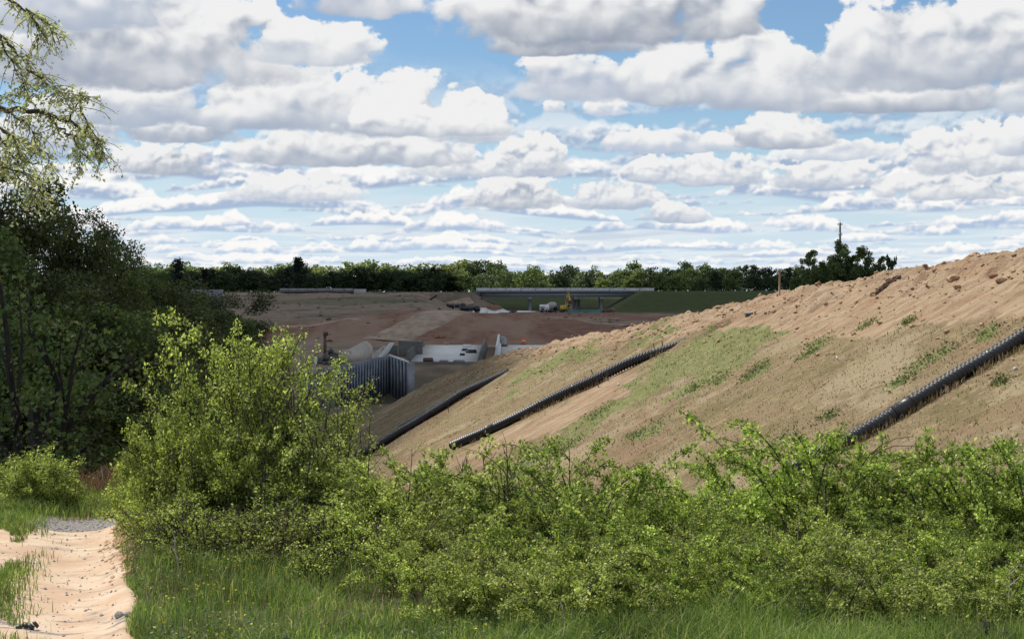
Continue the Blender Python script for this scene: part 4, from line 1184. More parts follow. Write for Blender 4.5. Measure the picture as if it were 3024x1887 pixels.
# dead brush and stalks, uncountable
def brush(name, px0, px1, Y0, Y1, n, h, mat, seed, lean=0.3, w=0.006, py=None):
    rng = np.random.default_rng(seed)
    Y = Y0 + (Y1 - Y0) * rng.random(n); px = px0 + (px1 - px0) * rng.random(n)
    X = (px - 1211.5) / 3836.0 * Y
    keep = fbm(X * 1.3, Y * 1.3, 3) > -0.25; X, Y = X[keep], Y[keep]; n = len(X)
    P = np.stack([X, Y, ground_z(X, Y)], 1)
    V, F = blades(P, h * (0.4 + 0.8 * rng.random(n)), w, rng, lean)
    tag(obj(name, make_mesh(name, V, F, MATS[mat])), kind='stuff')
brush('dead_stalks', 420, 860, 17.2, 19.2, 450, 0.36, 'leaf_straw', 61, 0.6)
brush('tall_grass', 330, 900, 16.8, 19.6, 2000, 0.22, 'leaf_grass', 65, 0.9, 0.010)
brush('dry_weeds', 480, 1000, 16.9, 19.0, 2000, 0.36, 'leaf_straw', 66, 0.9, 0.008)
brush('dead_stalks', 360, 1400, 16.6, 19.5, 420, 0.6, 'bark', 62, 0.6, 0.007)
brush('dead_stalks', 1000, 2430, 14.9, 18.6, 700, 0.7, 'bark', 67, 0.9, 0.008)
brush('dead_brush', 150, 290, 24.0, 25.5, 420, 0.5, 'leaf_rust', 63, 0.8, 0.012)
brush('dead_stalks', 1300, 2430, 15.0, 18.5, 500, 0.6, 'leaf_straw', 64, 0.5)

# grass in front
def front_grass():
    rng = np.random.default_rng(71)
    n = 120000
    Y = 11.8 + 10.0 * rng.random(n) ** 1.25
    px = 180 + 2320 * rng.random(n)
    X = (px - 1211.5) / 3836.0 * Y
    trk = track_edge(Y)
    keep = (X > trk + 0.02 + 0.13 * fbm(Y * 0.9, Y * 0 + 2.0, 3)) & ((X < -1.2) | (Y < 16.5))
    keep &= rng.random(n) < 0.35 + 0.9 * sstep(fbm(X * 1.1, Y * 1.1, 3), -0.5, 0.3)
    X, Y = X[keep], Y[keep]; n = len(X)
    P = np.stack([X, Y, ground_z(X, Y) - 0.01], 1)
    tall = 0.085 + 0.12 * sstep(fbm(X * 0.9 + 5, Y * 0.9, 3), -0.3, 0.5) + 0.13 * sstep(px[keep], 900, 1300) * (Y < 15.5)
    V, F = blades(P, tall * (0.45 + 1.0 * rng.random(n)), 0.009, rng, 0.8)
    tag(obj('grass', make_mesh('grass', V, F, MATS['leaf_grass'])), kind='stuff')
    # broad-leaved weeds among the grass
    n = 30000
    Y = 12.2 + 8.6 * rng.random(n); px = 270 + 2160 * rng.random(n); X = (px - 1211.5) / 3836.0 * Y
    keep = (X > track_edge(Y) + 0.05) & (fbm(X * 0.8 + 20, Y * 0.8, 3) > 0.0) & ((X < -1.4) | (Y < 16.5))
    X, Y = X[keep], Y[keep]
    P = np.stack([X, Y, ground_z(X, Y) + 0.02 + 0.16 * rng.random(len(X))], 1)
    V, F = leaf_cards(P, 0.035 * (0.6 + 0.8 * rng.random(len(P))), rng, up=1.2)
    tag(obj('weeds', make_mesh('weeds', V, F, MATS['leaf_weed'])), kind='stuff')
    # straw left from last year and a few yellow flowers
    n = 9000
    Y = 12.2 + 8.0 * rng.random(n); px = 270 + 2160 * rng.random(n); X = (px - 1211.5) / 3836.0 * Y
    keep = (X > track_edge(Y) + 0.05) & (fbm(X * 0.7 + 60, Y * 0.7, 3) > 0.05) & ((X < -1.4) | (Y < 16.5))
    X, Y = X[keep], Y[keep]
    V, F = blades(np.stack([X, Y, ground_z(X, Y)], 1), 0.10 + 0.16 * rng.random(len(X)), 0.007, rng, 1.0)
    tag(obj('dry_grass', make_mesh('old_grass', V, F, MATS['leaf_straw'])), kind='stuff')
    n = 170
    Y = 13 + 4 * rng.random(n); px = np.where(rng.random(n) < 0.6, 500 + 70 * rng.normal(size=n), 1300 + 160 * rng.normal(size=n)); X = (px - 1211.5) / 3836.0 * Y
    keep = X > track_edge(Y) + 0.1; X, Y = X[keep], Y[keep]
    V, F = leaf_cards(np.stack([X, Y, ground_z(X, Y) + 0.10 + 0.10 * rng.random(len(X))], 1), 0.028, rng, up=1.5, aspect=1.0)
    tag(obj('yellow_flowers', make_mesh('yellow_flowers', V, F, MATS['petal'])), kind='stuff')
    # grass down the middle of the track and along its far end
    n = 24000
    Y = 12 + 11.5 * rng.random(n); d = -1.42 + 0.22 * rng.normal(size=n)
    far = rng.random(n) < 0.35
    Y = np.where(far, 22.1 + 2.8 * rng.random(n), Y); d = np.where(far, -4.5 + 6 * rng.random(n), d)
    X = track_edge(Y) + d
    keep = far | (fbm(X * 1.4 + 3, Y * 0.75, 3) > -0.12)
    X, Y = X[keep], Y[keep]; n = len(X)
    P = np.stack([X, Y, np.where(Y < 22.3, track_z(X, Y) + 0.02, ground_z(X, Y))], 1)
    V, F = blades(P, (0.06 + 0.09 * rng.random(n)) * np.where(Y > 22, 2.0, 1.0), 0.010, rng, 0.7)
    tag(obj('grass', make_mesh('track_grass', V, F, MATS['leaf_grass'])), kind='stuff')
front_grass()

# stubble, weeds and clods on the slope
def slope_cover():
    rng = np.random.default_rng(81)
    n = 150000
    Y = 30 + 96 * rng.random(n) ** 1.1
    px = 850 + 1620 * rng.random(n); X = (px - 1211.5) / 3836.0 * Y
    d = X - np.interp(Y, CR_Y, CR_X)
    keep = (d < 0) & (d > -26)
    X, Y = X[keep], Y[keep]
    Z = emb_z(X, Y); bare, green = slope_masks(X, Y, Z)
    r = rng.random(len(X))
    dry = (r > bare * 1.05 + 0.10) & (green < 0.4) & (r < 0.55 + 0.5 * fbm(X * 0.7, Y * 0.5, 3))
    P = np.stack([X[dry], Y[dry], Z[dry] - 0.01], 1)
    V, F = blades(P, 0.075 * (0.5 + rng.random(len(P))), 0.024, rng, 1.1)
    tag(obj('dry_grass', make_mesh('dry_grass', V, F, MATS['leaf_straw'])), kind='stuff')
    gm = ((green > 0.4) & (r < 0.38) & (fbm(X * 1.3, Y * 1.0, 3) > -0.2)) | ((bare < 0.5) & (r > 0.45) & (r < 0.485))
    Q = np.stack([X[gm], Y[gm], Z[gm]], 1); Q = np.repeat(Q, 2, 0) + rng.normal(size=(2 * len(Q), 3)) * 0.07
    Q[:, 2] = emb_z(Q[:, 0], Q[:, 1]) - 0.01
    V, F = blades(Q, 0.11 * (0.3 + rng.random(len(Q))), 0.028, rng, 1.0)
    tag(obj('green_weeds', make_mesh('green_weeds', V, F, MATS['leaf_weed'])), kind='stuff')
    # leafy clumps at the named spots
    Ps = []
    for (a, b, rad) in WEEDS:
        x0, y0, z0 = slope_hit(a, b); rr = rad / 3836.0 * y0
        q = rng.normal(size=(150, 3)) * np.array([rr * 0.85, rr * 1.2, 0.07])
        q[:, 0] += x0; q[:, 1] += y0
        q[:, 2] = emb_z(q[:, 0], q[:, 1]) + np.abs(q[:, 2])
        Ps.append(q)
    Ps = np.concatenate(Ps)
    V, F = leaf_cards(Ps, 0.10 * (0.6 + 0.8 * rng.random(len(Ps))), rng, up=1.0)
    tag(obj('leafy_weeds', make_mesh('leafy_weeds', V, F, MATS['leaf_weed'])), kind='stuff')
    # clods
    m = 4500
    Y = 40 + 88 * rng.random(m); d = -np.abs(rng.normal(size=m)) * 3.4 + 0.6
    X = np.interp(Y, CR_Y, CR_X) + d
    Z = emb_z(X, Y)
    base = np.array([(1, 0, 0), (-1, 0, 0), (0, 1, 0), (0, -1, 0), (0, 0, 1), (0, 0, -1)], float)
    fac = np.array([(0, 2, 4), (2, 1, 4), (1, 3, 4), (3, 0, 4), (2, 0, 5), (1, 2, 5), (3, 1, 5), (0, 3, 5)])
    s = 0.025 + 0.075 * rng.random(m) ** 4
    Vv = base[None] * s[:, None, None] * (0.6 + 0.8 * rng.random((m, 6, 1))) * np.array([1.2, 1.2, 0.8]) + rng.normal(size=(m, 6, 3)) * 0.3 * s[:, None, None]
    Vv = Vv + np.stack([X, Y, Z + s * 0.3], 1)[:, None, :]
    Ff = fac[None] + (np.arange(m) * 6)[:, None, None]
    tag(obj('soil_clods', make_mesh('soil_clods', Vv.reshape(-1, 3), Ff.reshape(-1, 3), MATS['tan_soil'])), kind='stuff')
slope_cover()

def track_stones():
    rng = np.random.default_rng(91); m = 2600
    Y = np.where(rng.random(m) < 0.45, 20.9 + 1.3 * rng.random(m), 12 + 9 * rng.random(m)); d = -3.2 * rng.random(m) - 0.05
    X = track_edge(Y) + d
    Z = track_z(X, Y) + 0.03
    s = 0.006 + 0.016 * rng.random(m) ** 3
    base = np.array([(1, 0, 0), (-1, 0, 0), (0, 1, 0), (0, -1, 0), (0, 0, 1), (0, 0, -1)], float)
    fac = np.array([(0, 2, 4), (2, 1, 4), (1, 3, 4), (3, 0, 4), (2, 0, 5), (1, 2, 5), (3, 1, 5), (0, 3, 5)])
    V = base[None] * s[:, None, None] * (0.6 + 0.8 * rng.random((m, 6, 1))) + np.stack([X, Y, Z], 1)[:, None, :]
    F = fac[None] + (np.arange(m) * 6)[:, None, None]
    tag(obj('gravel', make_mesh('gravel', V.reshape(-1, 3), F.reshape(-1, 3), MATS['stone_grey'])), kind='stuff')
track_stones()

def bank_clods():
    # crumbling bank along the track's edge
    rng = np.random.default_rng(92); m = 700
    Y = 17.0 + 3.6 * rng.random(m); d = 0.02 + 0.10 * rng.normal(size=m)
    X = track_edge(Y) + d; Z = ground_z(X, Y) - 0.02 + 0.05 * rng.random(m)
    s = 0.015 + 0.03 * rng.random(m) ** 2
    base = np.array([(1, 0, 0), (-1, 0, 0), (0, 1, 0), (0, -1, 0), (0, 0, 1), (0, 0, -1)], float)
    fac = np.array([(0, 2, 4), (2, 1, 4), (1, 3, 4), (3, 0, 4), (2, 0, 5), (1, 2, 5), (3, 1, 5), (0, 3, 5)])
    V = base[None] * s[:, None, None] * (0.6 + 0.8 * rng.random((m, 6, 1))) + np.stack([X, Y, Z], 1)[:, None, :]
    F = fac[None] + (np.arange(m) * 6)[:, None, None]
    tag(obj('soil_clods', make_mesh('bank_clods', V.reshape(-1, 3), F.reshape(-1, 3), MATS['tan_soil'])), kind='stuff')
bank_clods()

# ------------------------------------------------------------------ things on the slope
def corrugated(path, r, pitch=0.15, sides=18, amp=0.26):
    """Corrugated tube along a path of points."""
    P = np.asarray(path, float)
    seg = np.linalg.norm(np.diff(P, axis=0), axis=1); L = np.concatenate([[0], np.cumsum(seg)])
    n = int(L[-1] / (pitch / 4)); s = np.linspace(0, L[-1], n)
    Q = np.stack([np.interp(s, L, P[:, k]) for k in range(3)], 1)
    ph = (s / pitch) % 1.0
    rr = r * (1 + amp * np.where((ph > 0.2) & (ph < 0.7), 0.5, -0.5) * 2 * 0.5)
    return tube(Q, rr, sides, True)
def slope_pipe(label, seen, r, wob, seed, ext=(0, 0), sink=0.0, coupler=None):
    rng = np.random.default_rng(seed)
    H = np.array([slope_hit(a, b) for a, b in seen]); H = H[np.argsort(H[:, 0])]
    cf = np.polyfit(H[:, 0], H[:, 1], 1 if len(H) < 4 else 2)
    x0 = H[0, 0] + ext[0]; x1 = H[-1, 0] + ext[1]
    X = np.linspace(x0, x1, 26)
    Yv = np.polyval(cf, X) + wob * fbm(X * 0.18 + seed, X * 0 + 1.0, 3)
    Y = float(Yv[0])
    Z = emb_z(X, Yv, False) + r * 0.92 + 0.05
    Z = np.where(X < x0 + 1.0, Z, Z) - sink * sstep((X - x0) / (x1 - x0), 0.72, 1.0)
    Z = Z + 0.05 * fbm(X * 0.5, X * 0 + seed, 2)
    t = thing('drain_pipe', label, 'pipe', (x0, Y, float(Z[0])))
    path = np.stack([X - x0, Yv - Y, Z - Z[0]], 1)
    V, F = corrugated(path, r)
    obj('hose', make_mesh('hose', V, [np.array([f for f in F if len(f) == 4]), np.array([f for f in F if len(f) != 4])], MATS['pipe_black'], True), t)
    if coupler is not None:
        i = coupler
        c = MB(); a, b = path[i], path[i + 1]
        c.tube(np.array([a, a + (b - a) * 0.5, b]), [r * 1.14] * 3, 14); c.build('coupling', MATS['pipe_black'], t)
    return t
h3 = slope_hit(2010, 1050); h2 = slope_hit(1300, 960)
slope_pipe('black corrugated drain pipe nearest the viewer, running off the picture edge', [(2415, 822), (2200, 945), (2012, 1050)], 0.20, 0.3, 5, (-2.6, 6.0), coupler=7)
slope_pipe('middle one of the three black drain pipes, ending halfway up in the green patch', [(1625, 803), (1440, 893), (1300, 962), (1130, 1040)], 0.22, 0.4, 9, (-1.3, 0.1), sink=0.26, coupler=4)
slope_pipe('lowest black drain pipe at the shaded foot of the slope, farthest of the three', [(1195, 880), (1050, 970), (930, 1040)], 0.25, 0.4, 14, (-3.2, 0.2), sink=0.3)
slope_pipe('short second black drain pipe lying beside the farthest one', [(1055, 960), (985, 1000), (945, 1022)], 0.22, 0.3, 21)

def pipe_straw():
    rng = np.random.default_rng(15); P = []
    for seen, off in (([(2415, 822), (2200, 945), (2012, 1050)], 0.32), ([(1625, 803), (1440, 893), (1300, 962), (1130, 1040)], 0.34)):
        H = np.array([slope_hit(a, b) for a, b in seen]); H = H[np.argsort(H[:, 0])]
        cf = np.polyfit(H[:, 0], H[:, 1], 1 if len(H) < 4 else 2)
        X = rng.uniform(H[0, 0] - 1, H[-1, 0] + 2, 700); Y = np.polyval(cf, X) - off + 0.10 * rng.normal(size=700)
        k = fbm(X * 0.9, Y * 0 + 3, 3) > -0.2
        P.append(np.stack([X, Y, emb_z(X, Y) - 0.02], 1)[k])
    P = np.concatenate(P); n = len(P)
    V, F = blades(P, 0.14 + 0.20 * rng.random(n), 0.022, rng, 0.8)
    tag(obj('dry_grass', make_mesh('pipe_straw', V, F, MATS['leaf_straw'])), kind='stuff')
pipe_straw()

def stake(px, py0, Ynear, h, label, lean=(0, 0), mat='stake_dark', w=0.035, tape=False):
    x, y, z = slope_hit(px, py0) if Ynear is None else ((px - 1211.5) / 3836.0 * Ynear, Ynear, ez((px - 1211.5) / 3836.0 * Ynear, Ynear))
    t = thing('stake', label, 'stake', (x, y, z))
    b = MB(); top = np.array([lean[0] * h, lean[1] * h, h])
    b.tube(np.array([(0, 0, -0.15), top]), [w, w * 0.9], 4)
    b.build('shaft', MATS[mat], t)
    if tape:
        f = MB(); v = top
        f.tube(np.array([v + (-0.01, -0.03, -0.03), v + (-0.06, -0.05, -0.02), v + (-0.12, -0.05, -0.13), v + (-0.14, -0.04, -0.27)]), [0.02, 0.026, 0.022, 0.015], 4)
        f.build('flagging_tape', MATS['flag_tape'], t)
    return t
stake(1844, 700, 75.0, 1.30, 'upright pale survey stake with fluttering tape standing on the bare crest', (0.01, 0), 'stake_wood', 0.06, True)
stake(2247, 908, None, 0.36, 'dark stake tied with a rag at the upper side of the nearest pipe', (0.0, 0), 'stake_dark', 0.035, True)
stake(1410, 905, None, 0.62, 'dark slanting stake driven across the middle pipe, left one of a crossed pair', (-0.35, 0), 'stake_dark', 0.032)
stake(1418, 915, None, 0.50, 'dark slanting stake driven across the middle pipe, right one of a crossed pair', (-0.30, 0), 'stake_dark', 0.032)
stake(1441, 900, None, 0.40, 'short dark stake just above the crossed pair on the middle pipe', (-0.3, 0), 'stake_dark', 0.03)
stake(1276, 975, None, 0.55, 'thin dark stake at the lower half of the middle pipe', (-0.1, 0), 'stake_dark', 0.03)
stake(1550, 836, None, 0.48, 'thin stake near the upper end of the middle pipe, left one of two', (-0.15, 0), 'stake_dark', 0.028)
stake(1569, 826, None, 0.42, 'thin stake near the upper end of the middle pipe, right one of two', (-0.12, 0), 'stake_dark', 0.028)
stake(1062, 975, None, 0.55, 'thin stake beside the farthest pipe where the short one joins it', (-0.1, 0), 'stake_dark', 0.03)

def rock_mesh(seed, size, mat, flat=0.7, sub=2):
    import bmesh
    rng = np.random.default_rng(seed)
    bm = bmesh.new(); bmesh.ops.create_icosphere(bm, subdivisions=sub, radius=1.0)
    for v in bm.verts:
        c = np.array(v.co)
        k = 1 + 0.38 * float(fbm(np.array([c[0] * 1.3 + seed]), np.array([c[1] * 1.3 + c[2] * 1.1]), 3)[0]) + 0.08 * rng.normal()
        v.co = (c[0] * k * size[0], c[1] * k * size[1], c[2] * k * size[2])
    me = bpy.data.meshes.new('rock'); bm.to_mesh(me); bm.free()
    me.materials.append(MATS[mat]); return me
def lump(px, py, size, seed, label, mat, name='soil_clod', cat='clod', Y=None):
    x, y, z = slope_hit(px, py) if Y is None else ((px - 1211.5) / 3836.0 * Y, Y, ez((px - 1211.5) / 3836.0 * Y, Y))
    o = obj(name, rock_mesh(seed, size, mat), None, (x, y, z + size[2] * 0.35))
    o.rotation_euler = (0, 0, seed)
    return tag(o, label, cat)
lump(2230, 625, (0.29, 0.32, 0.17), 3, 'largest reddish soil clod on the skyline of the bare crest', 'red_soil', Y=64.5)
lump(2255, 665, (0.21, 0.24, 0.17), 4, 'dark shaded soil clod just below the largest skyline clod', 'tan_soil')
lump(2305, 622, (0.20, 0.21, 0.12), 5, 'brown soil clod on the skyline right of the largest one', 'tan_soil', Y=62.0)
lump(2350, 655, (0.18, 0.21, 0.11), 6, 'soil clod below the skyline near the picture edge', 'red_soil')
lump(2265, 680, (0.14, 0.15, 0.09), 7, 'small dark clod below the shaded one', 'tan_soil')
lump(2132, 640, (0.18, 0.20, 0.13), 8, 'reddish clod at the top end of the dark soil ledge', 'red_soil', Y=66.5)
lump(1938, 685, (0.10, 0.11, 0.12), 9, 'small orange-brown boulder beside the pale tarp on the crest', 'red_soil', 'boulder', 'boulder', Y=72.5)
lump(1700, 735, (0.15, 0.17, 0.09), 10, 'pale clod on the crest left of the survey stake', 'tan_soil', Y=80.5)
lump(1750, 722, (0.17, 0.17, 0.08), 11, 'grey stone lying on the crest left of the survey stake', 'stone_grey', 'boulder', 'boulder', Y=78.6)
lump(1770, 742, (0.21, 0.21, 0.06), 12, 'flat grey stone below the crest left of the survey stake', 'stone_grey', 'boulder', 'boulder')
lump(2370, 665, (0.22, 0.17, 0.12), 13, 'long shaded clod near the right end of the crest', 'tan_soil')
# grey wrapped tarp
tp = obj('tarp', rock_mesh(31, (0.36, 0.2, 0.13), 'tarp_grey', sub=3), None, at(1898, 684, 74.0))
tag(tp, 'crumpled pale grey tarp lying on the skyline of the crest', 'tarp')
lump(1925, 688, (0.17, 0.15, 0.08), 33, 'pale crumpled scrap of tarp right beside the larger tarp', 'tarp_grey', 'tarp_scrap', 'scrap', Y=73.2)
# the soil ledge, its shaded face put into a darker soil colour
a = slope_hit(2068, 702); b = slope_hit(2128, 655)
A = np.array(a); B = np.array(b); Ld = np.linalg.norm(B - A)
led = rock_mesh(44, (Ld * 0.5, 0.16, 0.13), 'dark_soil', sub=4)
o = obj('soil_ledge', led, None, tuple((A + B) / 2 + np.array([0, 0, 0.04])))
dv = (B - A) / Ld
o.rotation_euler = (0, -math.asin(dv[2]), math.atan2(dv[1], dv[0]))
tag(o, 'long dark ledge of raw soil slanting down from the crest skyline', 'ledge')
# litter on the slope
def scrap(px, py, size, label, mat='white_paint', rz=0.4, name='litter'):
    x, y, z = slope_hit(px, py)
    m = MB(); w, h = size
    V = [(-w, 0, 0), (0, -0.03, 0.05), (w, 0, 0.02), (w, 0.05, h), (0, 0.03, h + 0.05), (-w, 0.05, h * 0.8), (-w, 0.02, 0.0), (0, 0.0, 0.03), (w, 0.03, 0.0), (w, 0.08, h - 0.02), (0, 0.06, h), (-w, 0.08, h * 0.75)]
    m.add(V, [(0, 1, 4, 5), (1, 2, 3, 4), (7, 6, 11, 10), (8, 7, 10, 9), (0, 6, 7, 1), (1, 7, 8, 2), (2, 8, 9, 3), (3, 9, 10, 4), (4, 10, 11, 5), (5, 11, 6, 0)])
    o = m.build(name, MATS[mat], None, (x, y, z + 0.02)); o.rotation_euler = (0, -0.5, rz)
    return tag(o, label, 'litter')
scrap(1985, 853, (0.035, 0.14), 'white scrap of litter on the brown grass above the nearest pipe', rz=0.5)
scrap(2235, 930, (0.09, 0.04), 'flat pale scrap of litter just above the rag stake', 'tarp_grey')
scrap(1960, 840, (0.10, 0.04), 'tan flat scrap on the slope left of the white litter', 'stake_wood')
scrap(2405, 875, (0.07, 0.04), 'pale scrap of litter near the upper end of the nearest pipe', 'tarp_grey')
scrap(1465, 912, (0.07, 0.07), 'pale scrap lying below the crossed stakes', 'tarp_grey')

# ------------------------------------------------------------------ things by the track and in front
def track_thing(px, py):
    Y = CAMZ * 3836.0 / (py - 690.0); x = (px - 1211.5) / 3836.0 * Y
    return x, Y, float(track_z(np.array([x]), np.array([Y]))[0]) + 0.03
x, y, z = track_thing(64, 1466)
m = MB()
for k, (dx, dz, w) in enumerate([(-0.07, 0.0, 0.05), (-0.02, 0.015, 0.045), (0.035, 0.005, 0.05), (0.075, 0.02, 0.035)]):
    m.box((dx, 0.02 * (k % 2), 0.02 + dz), (w, 0.07, 0.03), rz=0.7 * k, ry=0.5 - 0.3 * k, rx=0.3 * k, taper=(0.6, 0.8))
tag(m.build('crumpled_scrap', MATS['black_plastic'], None, (x, y, z)), 'crumpled black plastic scrap lying on the dirt track', 'litter')
for px, py, s, sd, lab in [(283, 1458, 0.05, 51, 'grey stone at the grassy edge of the dirt track'), (300, 1462, 0.035, 52, 'smaller grey stone half in the grass beside the stone at the track edge'), (240, 1438, 0.022, 53, 'small dark stone on the dirt track before the edge stones')]:
    x, y, z = track_thing(px, py)
    o = obj('stone', rock_mesh(sd, (s, s * 0.9, s * 0.7), 'stone_grey', sub=2), None, (x, y, z + s * 0.3)); tag(o, lab, 'stone')
def post(px, py_top, Y, w, label, red):
    x, y, zt = at(px, py_top, Y); z = gz(x, Y); h = zt - z
    t = thing('wooden_post', label, 'post', (x, Y, z))
    b = MB(); b.tube(np.array([(0, 0, -0.2), (0.003, 0, h * 0.5), (0, 0.004, h - 0.006), (0, 0.004, h)]), [w, w, w * 0.97, w * 0.86], 10)
    b.build('shaft', MATS['post_wood'], t, smooth=False)
    if red:
        r = MB(); zr = CAMZ + (690.0 - 1506) / 3836.0 * Y - z
        r.tube(np.array([(0, 0, zr - 0.045), (0, 0, zr)]), [w * 1.05] * 2, 10); r.build('painted_band', MATS['red_paint'], t)
    return t
post(2330, 1468, 13.6, 0.046, 'taller dark wooden post with a red band in the grass under the thicket', True)
post(2374, 1492, 13.6, 0.046, 'shorter dark wooden post right of the banded one', False)

# ------------------------------------------------------------------ the construction site in the cutting
def site(px, py, Y):
    return np.array(at(px, py, Y))
# retaining wall: upright piles, dark panels let in between
def sheet_wall():
    A = np.array([(758 - 1211.5) / 3836 * 183.0, 183.0]); B = np.array([(921 - 1211.5) / 3836 * 196.0, 196.0]); C = np.array([(968 - 1211.5) / 3836 * 190.0, 190.0])
    topA, topB, topC = at(758, 872, 183)[2], at(921, 840, 196)[2], at(968, 857, 190)[2]
    t = thing('retaining_wall', 'grey retaining wall of upright steel piles with dark panels between, below the pale deck', 'wall', (B[0], B[1], -10.5))
    base = np.array([B[0], B[1], -10.5])
    def run(p, q, zp, zq, n):
        d = (q - p) / np.linalg.norm(q - p); nrm = np.array([d[1], -d[0]]) 
        if nrm[1] > 0: nrm = -nrm
        for i in range(n):
            f0, f1 = i / n, (i + 1) / n; a = p + (q - p) * f0; b = p + (q - p) * f1
            z = zp + (zq - zp) * (f0 + f1) / 2 + 0.05 * math.sin(i * 12.9898)
            w = np.linalg.norm(b - a)
            rz = math.atan2(d[1], d[0]); mid = (a + b) / 2; hgt = z + 10.9
            def slab(name, along_, out, wid, dep, zt, mat):
                c = a + d * along_ * w + nrm * out
                MB().box((c[0] - base[0], c[1] - base[1], zt / 2 - 0.4), (wid, dep, zt), rz=rz).build(name, MATS[mat], t)
            slab('pile', 0.0, 0.12, w * 0.36, 0.30, hgt, 'galvanised')
            slab('lagging_panel', 0.5, -0.14, w * 0.98, 0.12, hgt - 0.12, 'lagging')
    run(A, B, topA, topB, 24); run(B, C, topB, topC, 6)
    # light cap along the sloping end
    c = MB(); c.tube(np.array([(B[0], B[1] - 0.1, topB + 0.05), (C[0], C[1] - 0.1, topC + 0.05)]) - base, [0.16, 0.16], 4); c.build('cap_beam', MATS['concrete_pale'], t)
    e = MB(); e.box(((C[0] + 0.15) - base[0], C[1] + 0.2 - base[1], (topC - 10.9) / 2 - base[2] + 0.0), (0.9, 0.5, topC + 10.9)); e.build('end_post', MATS['steel_grey'], t)
sheet_wall()
m = MB()
a = at(705, 884, 181); b = at(792, 935, 181)
m.box(((a[0] + b[0]) / 2, 181, (a[2] - 11.0) / 2), (b[0] - a[0], 1.2, a[2] + 11.0))
m.box(((a[0] + b[0]) / 2, 180.95, a[2] + 0.1), (b[0] - a[0] + 0.3, 1.5, 0.2))
tag(m.build('concrete_block', MATS['concrete_grey'], None), 'plain grey concrete block wall end left of the ribbed wall, behind bush leaves', 'wall')
a = at(744, 884, 180); 
t = thing('marker_post', 'slim white marker post standing on the grey concrete block left of the ribbed wall', 'post', (a[0], 181.0, a[2] + 0.2))
MB().box((0, 0, 0.85), (0.26, 0.12, 1.7)).build('board', MATS['white_paint'], t); MB().box((0, 0.1, 0.6), (0.08, 0.08, 1.3)).build('backing_post', MATS['steel_grey'], t)

# two pale concrete decks with barriers
def deck(name, label, corners, th, mat):
    """corners: near left, near right, far right, far left (world points)."""
    V = [tuple(c) for c in corners] + [(c[0], c[1], c[2] - th) for c in corners]
    return MB().add(V, [(0, 1, 2, 3), (7, 6, 5, 4), (4, 5, 1, 0), (5, 6, 2, 1), (6, 7, 3, 2), (7, 4, 0, 3)])
def rail(p, q, w, h):
    p = np.array(p, float); q = np.array(q, float); d = (q - p) / np.linalg.norm(q - p); s = np.array([d[1], -d[0], 0]) * w / 2
    prof = [(-1.0, 0), (1.0, 0), (0.9, 0.25 * h), (0.4, 0.4 * h), (0.35, h), (-0.35, h), (-0.4, 0.4 * h), (-0.9, 0.25 * h)]
    V = [e + s * u + np.array([0, 0, z]) for e in (p, q) for (u, z) in prof]; n = len(prof)
    F = [tuple(range(n - 1, -1, -1)), tuple(range(n, 2 * n))] + [(i, (i + 1) % n, n + (i + 1) % n, n + i) for i in range(n)]
    return np.array(V), F
zA = -5.75
nl, nr, fr_, fl = at(974, 855, 209), at(1132, 852, 209), at(1140, 820, 262), at(1000, 818, 262)
cA = [(nl[0], 206.0, zA), (nr[0], 206.0, zA), (fr_[0], 268.0, zA), (fl[0], 268.0, zA)]
t = thing('bridge_deck', 'pale flat concrete deck with dark side barriers in the middle of the cutting', 'deck', (-9, 206, zA))
o = deck('slab', '', cA, 0.35, None).build('slab', MATS['concrete_pale'], t, (9, -206, -zA))
V, F = rail((cA[0][0] - 0.35, 205.5, zA - 0.1), (cA[3][0] - 0.35, 268, zA - 0.1), 0.8, 1.25); MB().add(V, F).build('barrier', MATS['concrete_dark'], t, (9, -206, -zA))
V, F = rail((cA[1][0] + 0.35, 205.5, zA - 0.1), (cA[2][0] + 0.45, 268, zA - 0.1), 0.8, 1.25); MB().add(V, F).build('barrier', MATS['concrete_dark'], t, (9, -206, -zA))
MB().box((-8.8, 205.8, zA - 0.55), (10.6, 0.6, 0.9)).build('end_beam', MATS['concrete_dark'], t, (9, -206, -zA))
x0 = at(1183, 850, 209)[0]
cB = [(x0, 207.0, zA), (x0 + 9, 207.0, zA), (x0 + 8.7, 268.0, zA), (x0 - 0.2, 268.0, zA)]
t = thing('bridge_deck', 'second pale concrete deck half hidden by the foot of the bare slope', 'deck', (0, 207, zA))
deck('slab', '', cB, 0.35, None).build('slab', MATS['concrete_pale'], t, (0, -207, -zA))
V, F = rail((x0 - 0.4, 206.5, zA - 0.1), (x0 - 0.6, 268, zA - 0.1), 0.85, 1.9); MB().add(V, F).build('barrier', MATS['concrete_pale'], t, (0, -207, -zA))
MB().box((x0 + 4.3, 206.8, zA - 0.55), (9.6, 0.6, 0.9)).build('end_beam', MATS['concrete_dark'], t, (0, -207, -zA))
def site_box(name, label, cat, px, py, Y, size, mat, rz=0.0):
    x, y, z = at(px, py, Y)
    m = MB(); m.box((0, 0, size[2] / 2), size, taper=(0.9, 0.9)); m.box((0, 0, size[2] + 0.04), (size[0] * 0.7, size[1] * 0.7, 0.1)); m.box((0, 0, 0.06), (size[0] * 1.04, size[1] * 1.04, 0.12))
    o = m.build(name, MATS[mat], None, (x, y, z)); o.rotation_euler.z = rz
    return tag(o, label, cat)
